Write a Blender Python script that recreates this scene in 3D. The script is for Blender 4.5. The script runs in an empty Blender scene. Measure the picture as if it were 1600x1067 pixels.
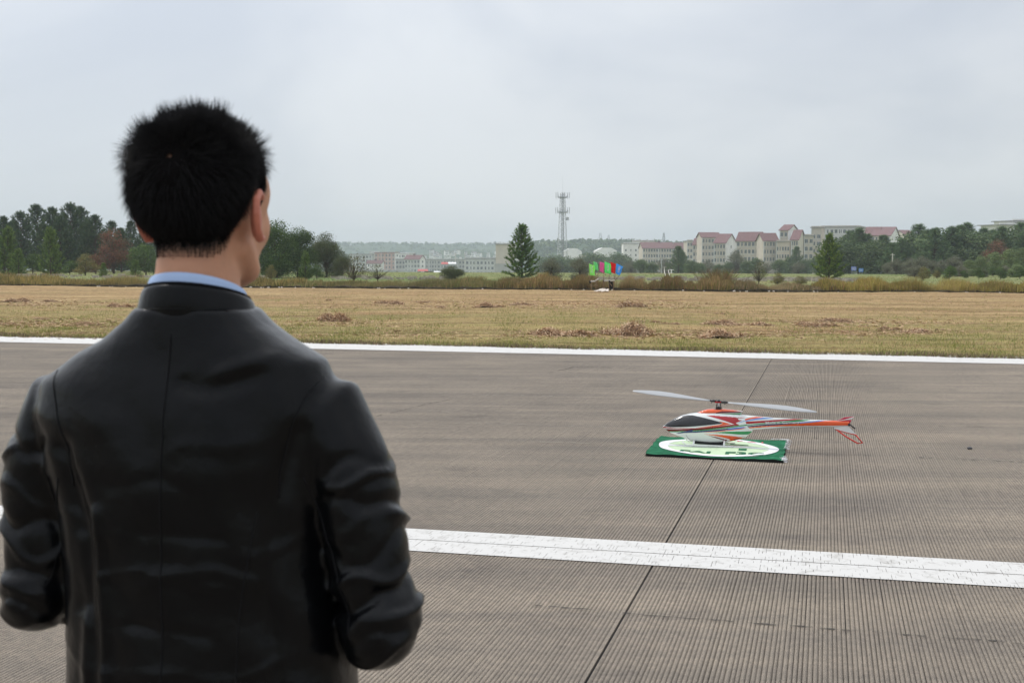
import bpy, bmesh, math, random
import numpy as np
from mathutils import Vector, Matrix, Euler
from mathutils.bvhtree import BVHTree
R = math.radians
rng = np.random.default_rng(7)
random.seed(7)
S = bpy.context.scene
col = S.collection

# ------------------------------------------------------------------ camera
CAM_H = 1.55
FPX = 1950.0                       # focal length in units of the 1600 px wide photograph
PITCH, ROLL = 0.0643, 0.0044
cam_d = bpy.data.cameras.new('camera')
cam = bpy.data.objects.new('camera', cam_d)
col.objects.link(cam)
cam.matrix_world = Matrix.Translation((0, 0, CAM_H)) @ Matrix.Rotation(math.pi/2 - PITCH, 4, 'X') @ Matrix.Rotation(ROLL, 4, 'Z')
cam_d.sensor_width = 36
cam_d.lens = FPX/1600*36
cam_d.clip_start = 0.05
cam_d.clip_end = 9000
cam_d.dof.use_dof = True
cam_d.dof.focus_distance = 10.4
cam_d.dof.aperture_fstop = 11.0
S.camera = cam

# ------------------------------------------------------------------ sky and sun (bright overcast)
SUN_EL, SUN_AZ = 52, -50           # azimuth from +Y, clockwise
world = bpy.data.worlds.new('World')
S.world = world
world.use_nodes = True
wn, wl = world.node_tree.nodes, world.node_tree.links
wn.clear()
def wnode(t, **k):
    n = wn.new(t)
    for a, b in k.items(): setattr(n, a, b)
    return n
sky = wnode('ShaderNodeTexSky', sky_type='NISHITA', sun_disc=False)
sky.sun_elevation = R(SUN_EL); sky.sun_rotation = R(SUN_AZ)
bg = wnode('ShaderNodeBackground'); bg.inputs[1].default_value = 0.1
wo = wnode('ShaderNodeOutputWorld')
tc = wnode('ShaderNodeTexCoord')
sdir = Vector((math.sin(R(SUN_AZ))*math.cos(R(SUN_EL)), math.cos(R(SUN_AZ))*math.cos(R(SUN_EL)), math.sin(R(SUN_EL))))
# clouds: a soft layered noise stretched along the horizon
mp = wnode('ShaderNodeMapping'); mp.inputs['Scale'].default_value = (1.0, 1.0, 1.7); mp.inputs['Location'].default_value = (3.1, 0.4, 1.3)
n1 = wnode('ShaderNodeTexNoise'); n1.inputs['Scale'].default_value = 2.3; n1.inputs['Detail'].default_value = 5; n1.inputs['Roughness'].default_value = 0.5; n1.inputs['Distortion'].default_value = 0.5
r1 = wnode('ShaderNodeValToRGB'); r1.color_ramp.interpolation = 'EASE'
e = r1.color_ramp.elements
e[0].position, e[0].color = 0.36, (4.0, 4.28, 4.78, 1)
e[1].position, e[1].color = 0.62, (5.25, 5.42, 5.68, 1)
dt = wnode('ShaderNodeVectorMath', operation='DOT_PRODUCT'); dt.inputs[1].default_value = sdir
mr = wnode('ShaderNodeMapRange'); mr.inputs[1].default_value = 0.0; mr.inputs[2].default_value = 1.0; mr.inputs[3].default_value = 0.86; mr.inputs[4].default_value = 1.22
mul = wnode('ShaderNodeVectorMath', operation='SCALE')
mix = wnode('ShaderNodeMix', data_type='RGBA'); mix.inputs[0].default_value = 0.92
wl.new(tc.outputs['Generated'], mp.inputs[0]); wl.new(mp.outputs[0], n1.inputs['Vector'])
# an overcast dome is brighter overhead than at the horizon
sx = wnode('ShaderNodeSeparateXYZ'); zr = wnode('ShaderNodeMapRange'); zr.inputs[1].default_value = 0.12; zr.inputs[2].default_value = 1.0; zr.inputs[3].default_value = 1.0; zr.inputs[4].default_value = 1.85
mm = wnode('ShaderNodeMath', operation='MULTIPLY'); wl.new(tc.outputs['Generated'], sx.inputs[0]); wl.new(sx.outputs['Z'], zr.inputs[0]); wl.new(zr.outputs[0], mm.inputs[0]); wl.new(mr.outputs[0], mm.inputs[1])
wl.new(n1.outputs['Fac'], r1.inputs[0]); wl.new(tc.outputs['Generated'], dt.inputs[0])
wl.new(dt.outputs['Value'], mr.inputs[0]); wl.new(r1.outputs[0], mul.inputs[0]); wl.new(mm.outputs[0], mul.inputs['Scale'])
wl.new(sky.outputs[0], mix.inputs[6]); wl.new(mul.outputs[0], mix.inputs[7])
wl.new(mix.outputs[2], bg.inputs[0]); wl.new(bg.outputs[0], wo.inputs[0])
sun_d = bpy.data.lights.new('sun', 'SUN'); sun_d.energy = 1.5; sun_d.angle = R(11); sun_d.color = (1, 0.96, 0.9)
sun = bpy.data.objects.new('sun', sun_d); col.objects.link(sun)
sun.rotation_euler = (-sdir).to_track_quat('-Z', 'Y').to_euler()
S.view_settings.view_transform = 'Standard'; S.view_settings.look = 'None'
S.view_settings.exposure = 0.55; S.view_settings.gamma = 1.0; S.view_settings.use_curve_mapping = False
S.render.engine = 'CYCLES'
S.cycles.use_denoising = True
S.cycles.volume_bounces = 1
S.cycles.max_bounces = 8
S.cycles.transparent_max_bounces = 16

# ------------------------------------------------------------------ where things stand
MW = cam.matrix_world.copy()
def ray(x, y):
    return (MW.to_3x3() @ Vector(((x-800)/FPX, -(y-533.5)/FPX, -1)))
def gp(x, y, z=0.0):                      # the ground point seen at photograph position x, y
    d = ray(x, y); t = (z-CAM_H)/d.z
    return Vector((0, 0, CAM_H)) + d*t
def at(x, y, Y):                          # the point seen there, Y metres ahead
    d = ray(x, y)
    return Vector((0, 0, CAM_H)) + d*(Y/d.y)
AZ = 0.2466                               # the runway's cross direction, clockwise from +Y
E1 = Vector((math.cos(AZ), -math.sin(AZ), 0)); E2 = Vector((math.sin(AZ), math.cos(AZ), 0))
def uv2w(u, v, z=0.0): return E1*u + E2*v + Vector((0, 0, z))
def terrain(x, y):                        # flat airfield, then a valley with the town, then rising land
    d = np.maximum(y, 0)
    z = -0.06 - 8.5*np.clip((d-175)/450, 0, 1)**1.1
    z = z + 6*np.clip((x-60)/160, 0, 1)*np.clip((d-180)/200, 0, 1)
    return z

# ------------------------------------------------------------------ helpers
def tag(o, label=None, cat=None, group=None, kind=None):
    if label: o['label'] = label
    if cat: o['category'] = cat
    if group: o['group'] = group
    if kind: o['kind'] = kind
    return o
def link(o, parent=None):
    col.objects.link(o)
    if parent is not None: o.parent = parent
    return o
def empty(name, loc=(0, 0, 0), rz=0.0, label=None, cat=None, group=None):
    o = bpy.data.objects.new(name, None); o.location = loc; o.rotation_euler = (0, 0, rz); o.empty_display_size = 0.2
    link(o); return tag(o, label, cat, group)
def mesh_np(name, V, F, mats=(), mi=None, tint=None, smooth=False):
    V = np.asarray(V, dtype=np.float32); 
    me = bpy.data.meshes.new(name)
    if isinstance(F, np.ndarray):
        n, k = F.shape
        me.vertices.add(len(V)); me.vertices.foreach_set('co', V.ravel())
        me.loops.add(n*k); me.loops.foreach_set('vertex_index', F.astype(np.int32).ravel())
        me.polygons.add(n); me.polygons.foreach_set('loop_start', np.arange(0, n*k, k, dtype=np.int32))
    else:
        me.from_pydata([tuple(v) for v in V], [], F)
    me.update(calc_edges=True)
    for m in mats: me.materials.append(m)
    if mi is not None: me.polygons.foreach_set('material_index', np.asarray(mi, dtype=np.int32))
    if tint is not None:
        a = me.color_attributes.new('tint', 'FLOAT_COLOR', 'POINT')
        t = np.ones((len(V), 4), dtype=np.float32); t[:, :3] = tint
        a.data.foreach_set('color', t.ravel())
    if smooth: me.polygons.foreach_set('use_smooth', np.ones(len(me.polygons), dtype=bool))
    me.validate(); return me
def obj(name, me, parent=None, loc=None):
    o = bpy.data.objects.new(name, me)
    if loc is not None: o.location = loc
    return link(o, parent)

class MB:                                  # collects simple solids into one mesh
    def __init__(s): s.v = []; s.f = []; s.m = []
    def add(s, V, F, m=0):
        b = len(s.v); s.v += [tuple(v) for v in V]; s.f += [tuple(i+b for i in f) for f in F]; s.m += [m]*len(F); return s
    def box(s, c, d, m=0, M=None):
        V = [Vector((c[0]+x*d[0]/2, c[1]+y*d[1]/2, c[2]+z*d[2]/2)) for x in (-1, 1) for y in (-1, 1) for z in (-1, 1)]
        if M is not None: V = [M @ v for v in V]
        return s.add(V, [(0, 1, 3, 2), (4, 6, 7, 5), (0, 4, 5, 1), (2, 3, 7, 6), (0, 2, 6, 4), (1, 5, 7, 3)], m)
    def tube(s, pts, rad, n=8, m=0, caps=True):
        pts = [Vector(p) for p in pts]; rad = rad if isinstance(rad, (list, tuple)) else [rad]*len(pts)
        V = []; up = None
        for i, p in enumerate(pts):
            t = (pts[min(i+1, len(pts)-1)]-pts[max(i-1, 0)]).normalized()
            if up is None: up = Vector((0, 0, 1)) if abs(t.z) < 0.9 else Vector((1, 0, 0))
            a = t.cross(up).normalized(); b = a.cross(t).normalized(); up = b
            V += [p + (a*math.cos(2*math.pi*k/n)+b*math.sin(2*math.pi*k/n))*rad[i] for k in range(n)]
        F = [(i*n+k, i*n+(k+1) % n, (i+1)*n+(k+1) % n, (i+1)*n+k) for i in range(len(pts)-1) for k in range(n)]
        if caps: F += [tuple(range(n))[::-1], tuple((len(pts)-1)*n+k for k in range(n))]
        return s.add(V, F, m)
    def build(s, name, mats, parent=None, loc=None, smooth=False, bevel=0):
        me = bpy.data.meshes.new(name); me.from_pydata(s.v, [], s.f)
        mats = mats if isinstance(mats, (list, tuple)) else [mats]
        for q in mats: me.materials.append(q)
        me.polygons.foreach_set('material_index', s.m)
        if smooth: me.polygons.foreach_set('use_smooth', [True]*len(me.polygons))
        me.validate(); bm = bmesh.new(); bm.from_mesh(me); bmesh.ops.recalc_face_normals(bm, faces=bm.faces); bm.to_mesh(me); bm.free()
        o = obj(name, me, parent, loc)
        if bevel:
            b = o.modifiers.new('bevel', 'BEVEL'); b.width = bevel; b.segments = 2
        return o

# ------------------------------------------------------------------ materials
def mat(name, c, rough=0.8, spec=0.3, var=0.0, scale=5.0, c2=None, bump=0.0, bscale=50.0, tint=False, metal=0.0, transl=0.0, coat=0.0, detail=4.0, stretch=None, coord='Object'):
    m = bpy.data.materials.new(name); m.use_nodes = True
    nt = m.node_tree; N, L = nt.nodes, nt.links
    b = N['Principled BSDF']; b.inputs['Base Color'].default_value = (*c, 1); b.inputs['Roughness'].default_value = rough
    b.inputs['Specular IOR Level'].default_value = spec; b.inputs['Metallic'].default_value = metal
    if coat: b.inputs['Coat Weight'].default_value = coat; b.inputs['Coat Roughness'].default_value = 0.08
    src = None
    t = N.new('ShaderNodeTexCoord'); v = t.outputs[coord]
    if stretch:
        mpn = N.new('ShaderNodeMapping'); mpn.inputs['Scale'].default_value = stretch; L.new(v, mpn.inputs[0]); v = mpn.outputs[0]
    if var or c2:
        n = N.new('ShaderNodeTexNoise'); n.inputs['Scale'].default_value = scale; n.inputs['Detail'].default_value = detail; L.new(v, n.inputs['Vector'])
        r = N.new('ShaderNodeValToRGB'); r.color_ramp.elements[0].position = 0.32; r.color_ramp.elements[1].position = 0.68
        if c2 is None: a_, b_ = [q*(1-var) for q in c], [q*(1+var) for q in c]
        else: a_, b_ = c, c2
        r.color_ramp.elements[0].color = (*a_, 1); r.color_ramp.elements[1].color = (*b_, 1)
        L.new(n.outputs['Fac'], r.inputs[0]); src = r.outputs[0]
    if tint:
        a = N.new('ShaderNodeAttribute'); a.attribute_name = 'tint'
        if src is None: src = a.outputs['Color']; 
        else:
            x = N.new('ShaderNodeMix'); x.data_type = 'RGBA'; x.blend_type = 'MULTIPLY'; x.inputs[0].default_value = 1
            L.new(src, x.inputs[6]); L.new(a.outputs['Color'], x.inputs[7]); src = x.outputs[2]
    if src is not None: L.new(src, b.inputs['Base Color'])
    if bump:
        n = N.new('ShaderNodeTexNoise'); n.inputs['Scale'].default_value = bscale; n.inputs['Detail'].default_value = 5; L.new(v, n.inputs['Vector'])
        k = N.new('ShaderNodeBump'); k.inputs['Strength'].default_value = bump; k.inputs['Distance'].default_value = 1/bscale
        L.new(n.outputs['Fac'], k.inputs['Height']); L.new(k.outputs[0], b.inputs['Normal'])
    if transl:
        tr = N.new('ShaderNodeBsdfTranslucent'); ms = N.new('ShaderNodeMixShader'); ms.inputs[0].default_value = transl
        if src is not None: L.new(src, tr.inputs[0])
        else: tr.inputs[0].default_value = (*c, 1)
        L.new(b.outputs[0], ms.inputs[1]); L.new(tr.outputs[0], ms.inputs[2]); L.new(ms.outputs[0], N['Material Output'].inputs[0])
    return m
def N_(m): return m.node_tree.nodes, m.node_tree.links

# ================================================================== RUNWAY
def concrete():
    m = mat('grooved_concrete', (0.19, 0.165, 0.14), 0.9, 0.2, coord='Object')
    N, L = N_(m); b = N['Principled BSDF']; g = N.new('ShaderNodeNewGeometry')
    def noise(sc, stretch=(1, 1, 1), det=6, rough=0.6):
        mpn = N.new('ShaderNodeMapping'); mpn.inputs['Rotation'].default_value = (0, 0, AZ); mpn.inputs['Scale'].default_value = stretch
        n = N.new('ShaderNodeTexNoise'); n.inputs['Scale'].default_value = sc; n.inputs['Detail'].default_value = det; n.inputs['Roughness'].default_value = rough
        L.new(g.outputs['Position'], mpn.inputs[0]); L.new(mpn.outputs[0], n.inputs['Vector']); return n.outputs['Fac']
    def ramp(f, p0, c0, p1, c1):
        r = N.new('ShaderNodeValToRGB'); e = r.color_ramp.elements
        e[0].position, e[0].color, e[1].position, e[1].color = p0, (*c0, 1), p1, (*c1, 1); L.new(f, r.inputs[0]); return r.outputs[0]
    def mulc(a, b_, f=1.0):
        x = N.new('ShaderNodeMix'); x.data_type = 'RGBA'; x.blend_type = 'MULTIPLY'; x.inputs[0].default_value = f
        L.new(a, x.inputs[6]); L.new(b_, x.inputs[7]); return x.outputs[2]
    base = ramp(noise(0.7), 0.3, (0.180, 0.157, 0.132), 0.7, (0.250, 0.215, 0.175))
    streak = ramp(noise(0.8, (0.22, 2.6, 1), 7, 0.65), 0.36, (0.76, 0.77, 0.80), 0.62, (1.08, 1.07, 1.05))
    fine = ramp(noise(260, det=3, rough=0.8), 0.38, (0.34, 0.34, 0.35), 0.62, (1.8, 1.78, 1.74))
    mid = ramp(noise(22, det=5, rough=0.7), 0.33, (0.80, 0.80, 0.81), 0.67, (1.18, 1.17, 1.15))
    stain = ramp(noise(2.2, (1, 1, 1), 4), 0.58, (1, 1, 1), 0.76, (0.74, 0.74, 0.77))
    c = mulc(mulc(mulc(mulc(base, streak), fine), mid), stain)
    L.new(c, b.inputs['Base Color'])
    k = N.new('ShaderNodeBump'); k.inputs['Strength'].default_value = 0.7; k.inputs['Distance'].default_value = 0.003
    n = N.new('ShaderNodeTexNoise'); n.inputs['Scale'].default_value = 230; n.inputs['Detail'].default_value = 4
    L.new(g.outputs['Position'], n.inputs['Vector']); L.new(n.outputs['Fac'], k.inputs['Height']); L.new(k.outputs[0], b.inputs['Normal'])
    return m
M_conc = concrete()
M_shoulder = mat('shoulder_concrete', (0.19, 0.165, 0.14), 0.95, 0.15, scale=1.8, c2=(0.28, 0.245, 0.20), bump=0.6, bscale=120)
M_seal = mat('joint_sealant', (0.012, 0.012, 0.013), 0.8, 0.3, bump=0.6, bscale=80)
def paint_mat():
    m = mat('white_road_paint', (0.76, 0.755, 0.73), 0.75, 0.3, bump=0.35, bscale=300)
    N, L = N_(m); b = N['Principled BSDF']; g = N.new('ShaderNodeNewGeometry')
    n = N.new('ShaderNodeTexNoise'); n.inputs['Scale'].default_value = 9; n.inputs['Detail'].default_value = 9; n.inputs['Roughness'].default_value = 0.75
    r = N.new('ShaderNodeValToRGB'); e = r.color_ramp.elements; e[0].position, e[0].color = 0.30, (0.34, 0.325, 0.30, 1); e[1].position, e[1].color = 0.48, (0.56, 0.55, 0.53, 1)
    L.new(g.outputs['Position'], n.inputs['Vector']); L.new(n.outputs['Fac'], r.inputs[0]); L.new(r.outputs[0], b.inputs['Base Color']); return m
M_paint = paint_mat()

SL_U, SL_V, GR = 7.5, 4.2, 0.0188
def slab_mesh(seed, w=SL_U, l=SL_V, nseg=15):
    r = np.random.default_rng(seed)
    n = int(w/GR); x0 = np.arange(n)*GR + (w-n*GR)/2
    cols = []; deps = []
    s = np.arange(nseg+1)
    gw0 = r.uniform(0.0041, 0.0062, n); gd0 = r.uniform(0.008, 0.012, n); band_ = np.clip(.88+.14*np.sin(np.arange(n)*.011+seed)+.10*np.sin(np.arange(n)*.037+seed*2), .5, 1); lng = .90+.12*np.sin(s*1.1+seed)
    cols.append(np.zeros(nseg+1)); deps.append(np.zeros(nseg+1))
    for i in range(n):
        c = x0[i]+GR/2+r.normal(0, 0.0006)+np.cumsum(r.normal(0, 0.00025, nseg+1))
        fade = np.clip(band_[i]*lng+r.normal(0, .05)+r.normal(0, 0.10, nseg+1), 0.15, 1.0)
        wd = gw0[i]*(0.35+0.65*fade); d = gd0[i]*fade
        cols += [c-wd/2, c-wd*0.3, c+wd*0.3, c+wd/2]; z = np.zeros(nseg+1); deps += [z, -d, -d, z]
    cols.append(np.full(nseg+1, w)); deps.append(np.zeros(nseg+1))
    X = np.array(cols); Z = np.array(deps); Yv = np.broadcast_to(s*l/nseg, X.shape)
    V = np.stack([X, Yv, Z], -1).reshape(-1, 3); K, J = X.shape
    a = (np.arange(K-1)[:, None]*J+np.arange(J-1)).ravel()
    F = np.stack([a, a+J, a+J+1, a+1], 1)
    # sides down to 12 cm
    b = len(V); rim = [(0, 0), (w, 0), (w, l), (0, l)]
    V = np.vstack([V, [(x, y, z) for z in (0, -0.12) for x, y in rim]])
    F = np.vstack([F, [(b+i, b+(i+1) % 4, b+4+(i+1) % 4, b+4+i)[::-1] for i in range(4)]])
    return mesh_np('concrete_slab', V, F, [M_conc])
slabs = [slab_mesh(s) for s in (11, 12, 13)]
runway = empty('runway'); tag(runway, 'grey brown grooved concrete runway with white painted stripes', None, None, 'structure')
U0 = gp(1115, 718).dot(E1); V0 = gp(1030, 866).dot(E2)
VEND = gp(1200, 552).dot(E2)                 # outer edge of the paved shoulder
JT, JL = 0.011, 0.004
nrow = int((VEND-1.0-V0)/SL_V+0.5); SV = (VEND-1.0-V0)/nrow
for j in range(-6, nrow):
    for i in range(-8, 4):
        o = obj('concrete_slab', slabs[(i*2+j*5) % 3], runway)
        o.location = uv2w(U0+i*SL_U+JT/2, V0+j*SV+JL/2, 0); o.rotation_euler = (0, 0, -AZ); o.scale = ((SL_U-JT)/SL_U, (SV-JL)/SL_V, 1)
sh = MB(); sh.box((1.1, 0.5, -0.06), (2.19, 0.985, 0.118)); sh0 = sh.build('shoulder_slab', M_shoulder, runway, bevel=0.006)
for i in range(-27, 14):
    o = sh0 if i == -27 else sh0.copy()
    if o is not sh0: col.objects.link(o)
    o.location = uv2w(U0+i*2.2, VEND-0.99+random.uniform(-.004, .004), -0.002); o.rotation_euler = (0, 0, -AZ+random.uniform(-.001, .001))
b = MB(); b.box((0, 0, -0.035), (95, (nrow+6)*SV+0.02, 0.05))
o = b.build('joint_seal', M_seal, runway); o.location = uv2w(U0-15, V0+(nrow-6)*SV/2, -0.0); o.rotation_euler = (0, 0, -AZ)

# the broad near stripe in two halves, with slots where grooves show through
def stripe(name, p0, p1, w, v_off, half, seed, slots=True):
    d = (p1-p0); Ln = d.length; d.normalize(); n = Vector((-d.y, d.x, 0))
    r = np.random.default_rng(seed); V = []; F = []
    if slots:
        ncol = int(Ln/GR); nr = 26; hw = half
        ys = np.linspace(0, hw, nr+1)
        sk = math.tan(0.0)
        for i in range(ncol):
            open_ = 0.9*np.sin(np.arange(nr)*r.uniform(.15, .5)+r.uniform(0, 6))+r.normal(0, .18, nr)+r.normal(-.62, .35)
            x = i*GR; g = r.uniform(0.0014, 0.0026)
            # ridge
            b0 = len(V); V += [(x+g, ys[0]), (x+GR, ys[0]), (x+GR, ys[-1]), (x+g, ys[-1])]; F.append((b0, b0+1, b0+2, b0+3))
            k = 0
            while k < nr:
                if open_[k] > 0: k += 1; continue
                q = k
                while q < nr and open_[q] <= 0: q += 1
                b0 = len(V); V += [(x, ys[k]), (x+g, ys[k]), (x+g, ys[q]), (x, ys[q])]; F.append((b0, b0+1, b0+2, b0+3)); k = q
    else:
        m = 400; xs = np.linspace(0, Ln, m)
        e0 = r.normal(0, 0.003, m); e1 = half+r.normal(0, 0.003, m)
        V = [(x, a) for x, a in zip(xs, e0)]+[(x, a) for x, a in zip(xs, e1)]
        F = [(i, i+1, m+i+1, m+i) for i in range(m-1)]
    W = [p0+d*x+n*(y+v_off) for x, y in V]
    V3 = np.array([(p.x, p.y, 0.004) for p in W])
    return V3, np.array(F)
def edge_pts(xa, ya, xb, yb, ext0, ext1):
    a, b_ = gp(xa, ya), gp(xb, yb); d = (b_-a).normalized(); return a-d*ext0, b_+d*ext1
near = bpy.data.objects.new('runway_stripe', None); link(near)
tag(near, 'broad white stripe painted across the grooves in front of the helicopter', None, None, 'structure')
a, b_ = edge_pts(0, 822, 1600, 919, 3, 4)
w_near = (gp(1030, 848)-gp(1030, 884)).dot(E2)
h_ = w_near/2
for k, (off, s) in enumerate(((0.0, 3), (h_+0.006, 4))):
    V, F = stripe('p', a, b_, 0, off, h_-0.003, s)
    obj('paint_band', mesh_np('paint_band', V, F, [M_paint]), near)
a, b_ = edge_pts(0, 534.5, 1600, 569, 25, 12)
w_far = (gp(1200, 550.5)-gp(1200, 561.5)).dot(E2)
V, F = stripe('p', a, b_, 0, 0, w_far, 5, False)
o = obj('edge_stripe', mesh_np('edge_stripe', V, F, [M_paint])); tag(o, 'white stripe along the far edge of the runway', None, None, 'structure')

# hairline cracks and old tyre streaks lying on the slabs
M_crack = mat('crack_dirt', (0.085, 0.078, 0.07), 0.95, 0.1, var=0.4, scale=60)
M_scar = mat('pale_scrape', (0.33, 0.30, 0.26), 0.95, 0.1, var=0.2, scale=30)
def crack(pts, w, m, seed, dens=0.6):
    r = np.random.default_rng(seed); P = [gp(*p) for p in pts]; V = []; F = []
    for a, b2 in zip(P, P[1:]):
        n = int((b2-a).length/0.03); d = (b2-a); s = d.normalized(); t = Vector((-s.y, s.x, 0)); wob = 0
        for i in range(n):
            wob = wob*0.9+r.normal(0, 0.0035)
            if r.random() > dens: continue
            c = a+d*(i/n)+t*wob; ww = w*r.uniform(0.3, 1.2); k = len(V)
            V += [c-t*ww-s*.016, c+s*.018-t*ww*r.uniform(.4, 1), c+s*.018+t*ww, c+t*ww*r.uniform(.4, 1)-s*.016]; F.append((k, k+1, k+2, k+3))
    V = np.array([(v.x, v.y, 0.0035) for v in V]); return obj('surface_crack', mesh_np('surface_crack', V, np.array(F), [m]), runway)
crack([(820, 945), (1000, 960), (1240, 978), (1600, 1005)], 0.006, M_crack, 1, 0.75)
crack([(1440, 715), (1520, 719), (1600, 722)], 0.012, M_crack, 2, 0.6)
crack([(1470, 666), (1540, 667)], 0.012, M_crack, 3, 0.5)
crack([(700, 685), (860, 691), (1000, 696)], 0.01, M_scar, 4, 0.6)
crack([(705, 661), (780, 662), (960, 668)], 0.01, M_scar, 5, 0.5)
crack([(1500, 715), (1560, 719), (1600, 721)], 0.012, M_scar, 6, 0.6)
crack([(640, 612), (760, 617), (960, 622)], 0.014, M_scar, 7, 0.35)
crack([(650, 640), (760, 648)], 0.012, M_scar, 8, 0.35)
crack([(860, 582), (900, 573), (1010, 576)], 0.02, M_crack, 9, 0.4)
crack([(590, 650), (660, 633), (700, 625)], 0.01, M_crack, 10, 0.5)
# ================================================================== GROUND
def ground_mat():
    m = mat('meadow_ground', (0.10, 0.12, 0.04), 0.95, 0.1)
    N, L = N_(m); b = N['Principled BSDF']; g = N.new('ShaderNodeNewGeometry')
    n = N.new('ShaderNodeTexNoise'); n.inputs['Scale'].default_value = 0.05; n.inputs['Detail'].default_value = 8
    mpn = N.new('ShaderNodeMapping'); mpn.inputs['Scale'].default_value = (0.5, 1.6, 1)
    r = N.new('ShaderNodeValToRGB'); e = r.color_ramp.elements; e[0].position, e[0].color = 0.36, (0.13, 0.18, 0.055, 1); e[1].position, e[1].color = 0.66, (0.22, 0.20, 0.085, 1)
    L.new(g.outputs['Position'], mpn.inputs[0]); L.new(mpn.outputs[0], n.inputs['Vector']); L.new(n.outputs['Fac'], r.inputs[0]); L.new(r.outputs[0], b.inputs['Base Color']); return m
xs = np.concatenate([-np.geomspace(4500, 20, 40), np.linspace(-15, 15, 7), np.geomspace(20, 4500, 40)])
ys = np.concatenate([[-400, -100, -20, 0], np.geomspace(20, 170, 14), np.linspace(175, 640, 40), np.geomspace(660, 7000, 20)])
X, Yg = np.meshgrid(xs, ys, indexing='ij'); Z = terrain(X, Yg)
J = len(ys); a = (np.arange(len(xs)-1)[:, None]*J+np.arange(J-1)).ravel()
o = obj('ground', mesh_np('ground', np.stack([X, Yg, Z], -1).reshape(-1, 3), np.stack([a, a+J, a+J+1, a+1], 1), [ground_mat()], smooth=True))
tag(o, 'green and straw coloured meadow ground reaching to the horizon', None, None, 'structure')

def field_mat():
    m = mat('mown_grass', (0.2, 0.15, 0.07), 0.95, 0.1)
    N, L = N_(m); b = N['Principled BSDF']; g = N.new('ShaderNodeNewGeometry')
    def noise(sc, stretch=(1, 1, 1), det=6, rough=0.6, loc=(0, 0, 0)):
        mpn = N.new('ShaderNodeMapping'); mpn.inputs['Rotation'].default_value = (0, 0, AZ); mpn.inputs['Scale'].default_value = stretch; mpn.inputs['Location'].default_value = loc
        n = N.new('ShaderNodeTexNoise'); n.inputs['Scale'].default_value = sc; n.inputs['Detail'].default_value = det; n.inputs['Roughness'].default_value = rough
        L.new(g.outputs['Position'], mpn.inputs[0]); L.new(mpn.outputs[0], n.inputs['Vector']); return n.outputs['Fac']
    def ramp(f, *st):
        r = N.new('ShaderNodeValToRGB'); e = r.color_ramp.elements
        while len(e) < len(st): e.new(0.5)
        for q, (p, c) in zip(e, st): q.position = p; q.color = (*c, 1)
        L.new(f, r.inputs[0]); return r.outputs[0]
    def mulc(a, b_, f=1.0, bt='MULTIPLY'):
        x = N.new('ShaderNodeMix'); x.data_type = 'RGBA'; x.blend_type = bt
        if isinstance(f, float): x.inputs[0].default_value = f
        else: L.new(f, x.inputs[0])
        L.new(a, x.inputs[6]); L.new(b_, x.inputs[7]); return x.outputs[2]
    straw = ramp(noise(0.35, (0.35, 1.5, 1), 8, 0.65), (0.3, (0.25, 0.15, 0.08)), (0.5, (0.32, 0.225, 0.115)), (0.7, (0.42, 0.315, 0.165)))
    green = ramp(noise(1.6, (0.6, 1.2, 1), 5), (0.35, (0.25, 0.205, 0.085)), (0.7, (0.28, 0.25, 0.10)))
    # greener towards the runway, browner towards the ditch
    dotn = N.new('ShaderNodeVectorMath'); dotn.operation = 'DOT_PRODUCT'; dotn.inputs[1].default_value = E2; L.new(g.outputs['Position'], dotn.inputs[0])
    mrn = N.new('ShaderNodeMapRange'); mrn.inputs[1].default_value = VEND; mrn.inputs[2].default_value = VEND+32; mrn.inputs[3].default_value = 0.17; mrn.inputs[4].default_value = -0.13
    L.new(dotn.outputs['Value'], mrn.inputs[0])
    add = N.new('ShaderNodeMath'); add.operation = 'ADD'; L.new(noise(0.22, (0.5, 1.3, 1), 7, 0.65, (5, 2, 0)), add.inputs[0]); L.new(mrn.outputs[0], add.inputs[1])
    rr = N.new('ShaderNodeMapRange'); rr.inputs[1].default_value = 0.46; rr.inputs[2].default_value = 0.68; L.new(add.outputs[0], rr.inputs[0])
    c = mulc(straw, green, rr.outputs[0], 'MIX')
    c = mulc(c, ramp(noise(9, (0.5, 1, 1), 5, 0.75), (0.34, (0.5, 0.49, 0.48)), (0.66, (1.4, 1.38, 1.32))))
    c = mulc(c, ramp(noise(1.1, (0.07, 2.0, 1), 5, 0.6, (1, 9, 0)), (0.36, (0.58, 0.55, 0.52)), (0.5, (1, 1, 1)), (0.66, (1.18, 1.15, 1.1))))
    L.new(c, b.inputs['Base Color'])
    k = N.new('ShaderNodeBump'); k.inputs['Strength'].default_value = 0.8; k.inputs['Distance'].default_value = 0.06
    n = N.new('ShaderNodeTexNoise'); n.inputs['Scale'].default_value = 9; n.inputs['Detail'].default_value = 6; n.inputs['Roughness'].default_value = 0.7
    L.new(g.outputs['Position'], n.inputs['Vector']); L.new(n.outputs['Fac'], k.inputs['Height']); L.new(k.outputs[0], b.inputs['Normal'])
    return m
def edge_y(x): return 446.5+12*x/1600
EA, EB = gp(0, edge_y(0)), gp(1600, edge_y(1600))
ED = (EB-EA).normalized(); EN = Vector((-ED.y, ED.x, 0))
P0, P1 = uv2w(U0-120, VEND-0.01), uv2w(U0+60, VEND-0.01); Q0, Q1 = EA-ED*70, EB+ED*30
nu, nv = 240, 80; V = []
for i in range(nu+1):
    for j in range(nv+1):
        p = P0.lerp(P1, i/nu).lerp(Q0.lerp(Q1, i/nu), j/nv)
        z = -0.012+0.05*math.sin(p.x*0.31+1)*math.sin(p.y*0.23)*min(1, j/8)+0.03*random.random()*min(1, j/3)
        if j == nv: z = -0.1
        V.append((p.x, p.y, z))
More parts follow.
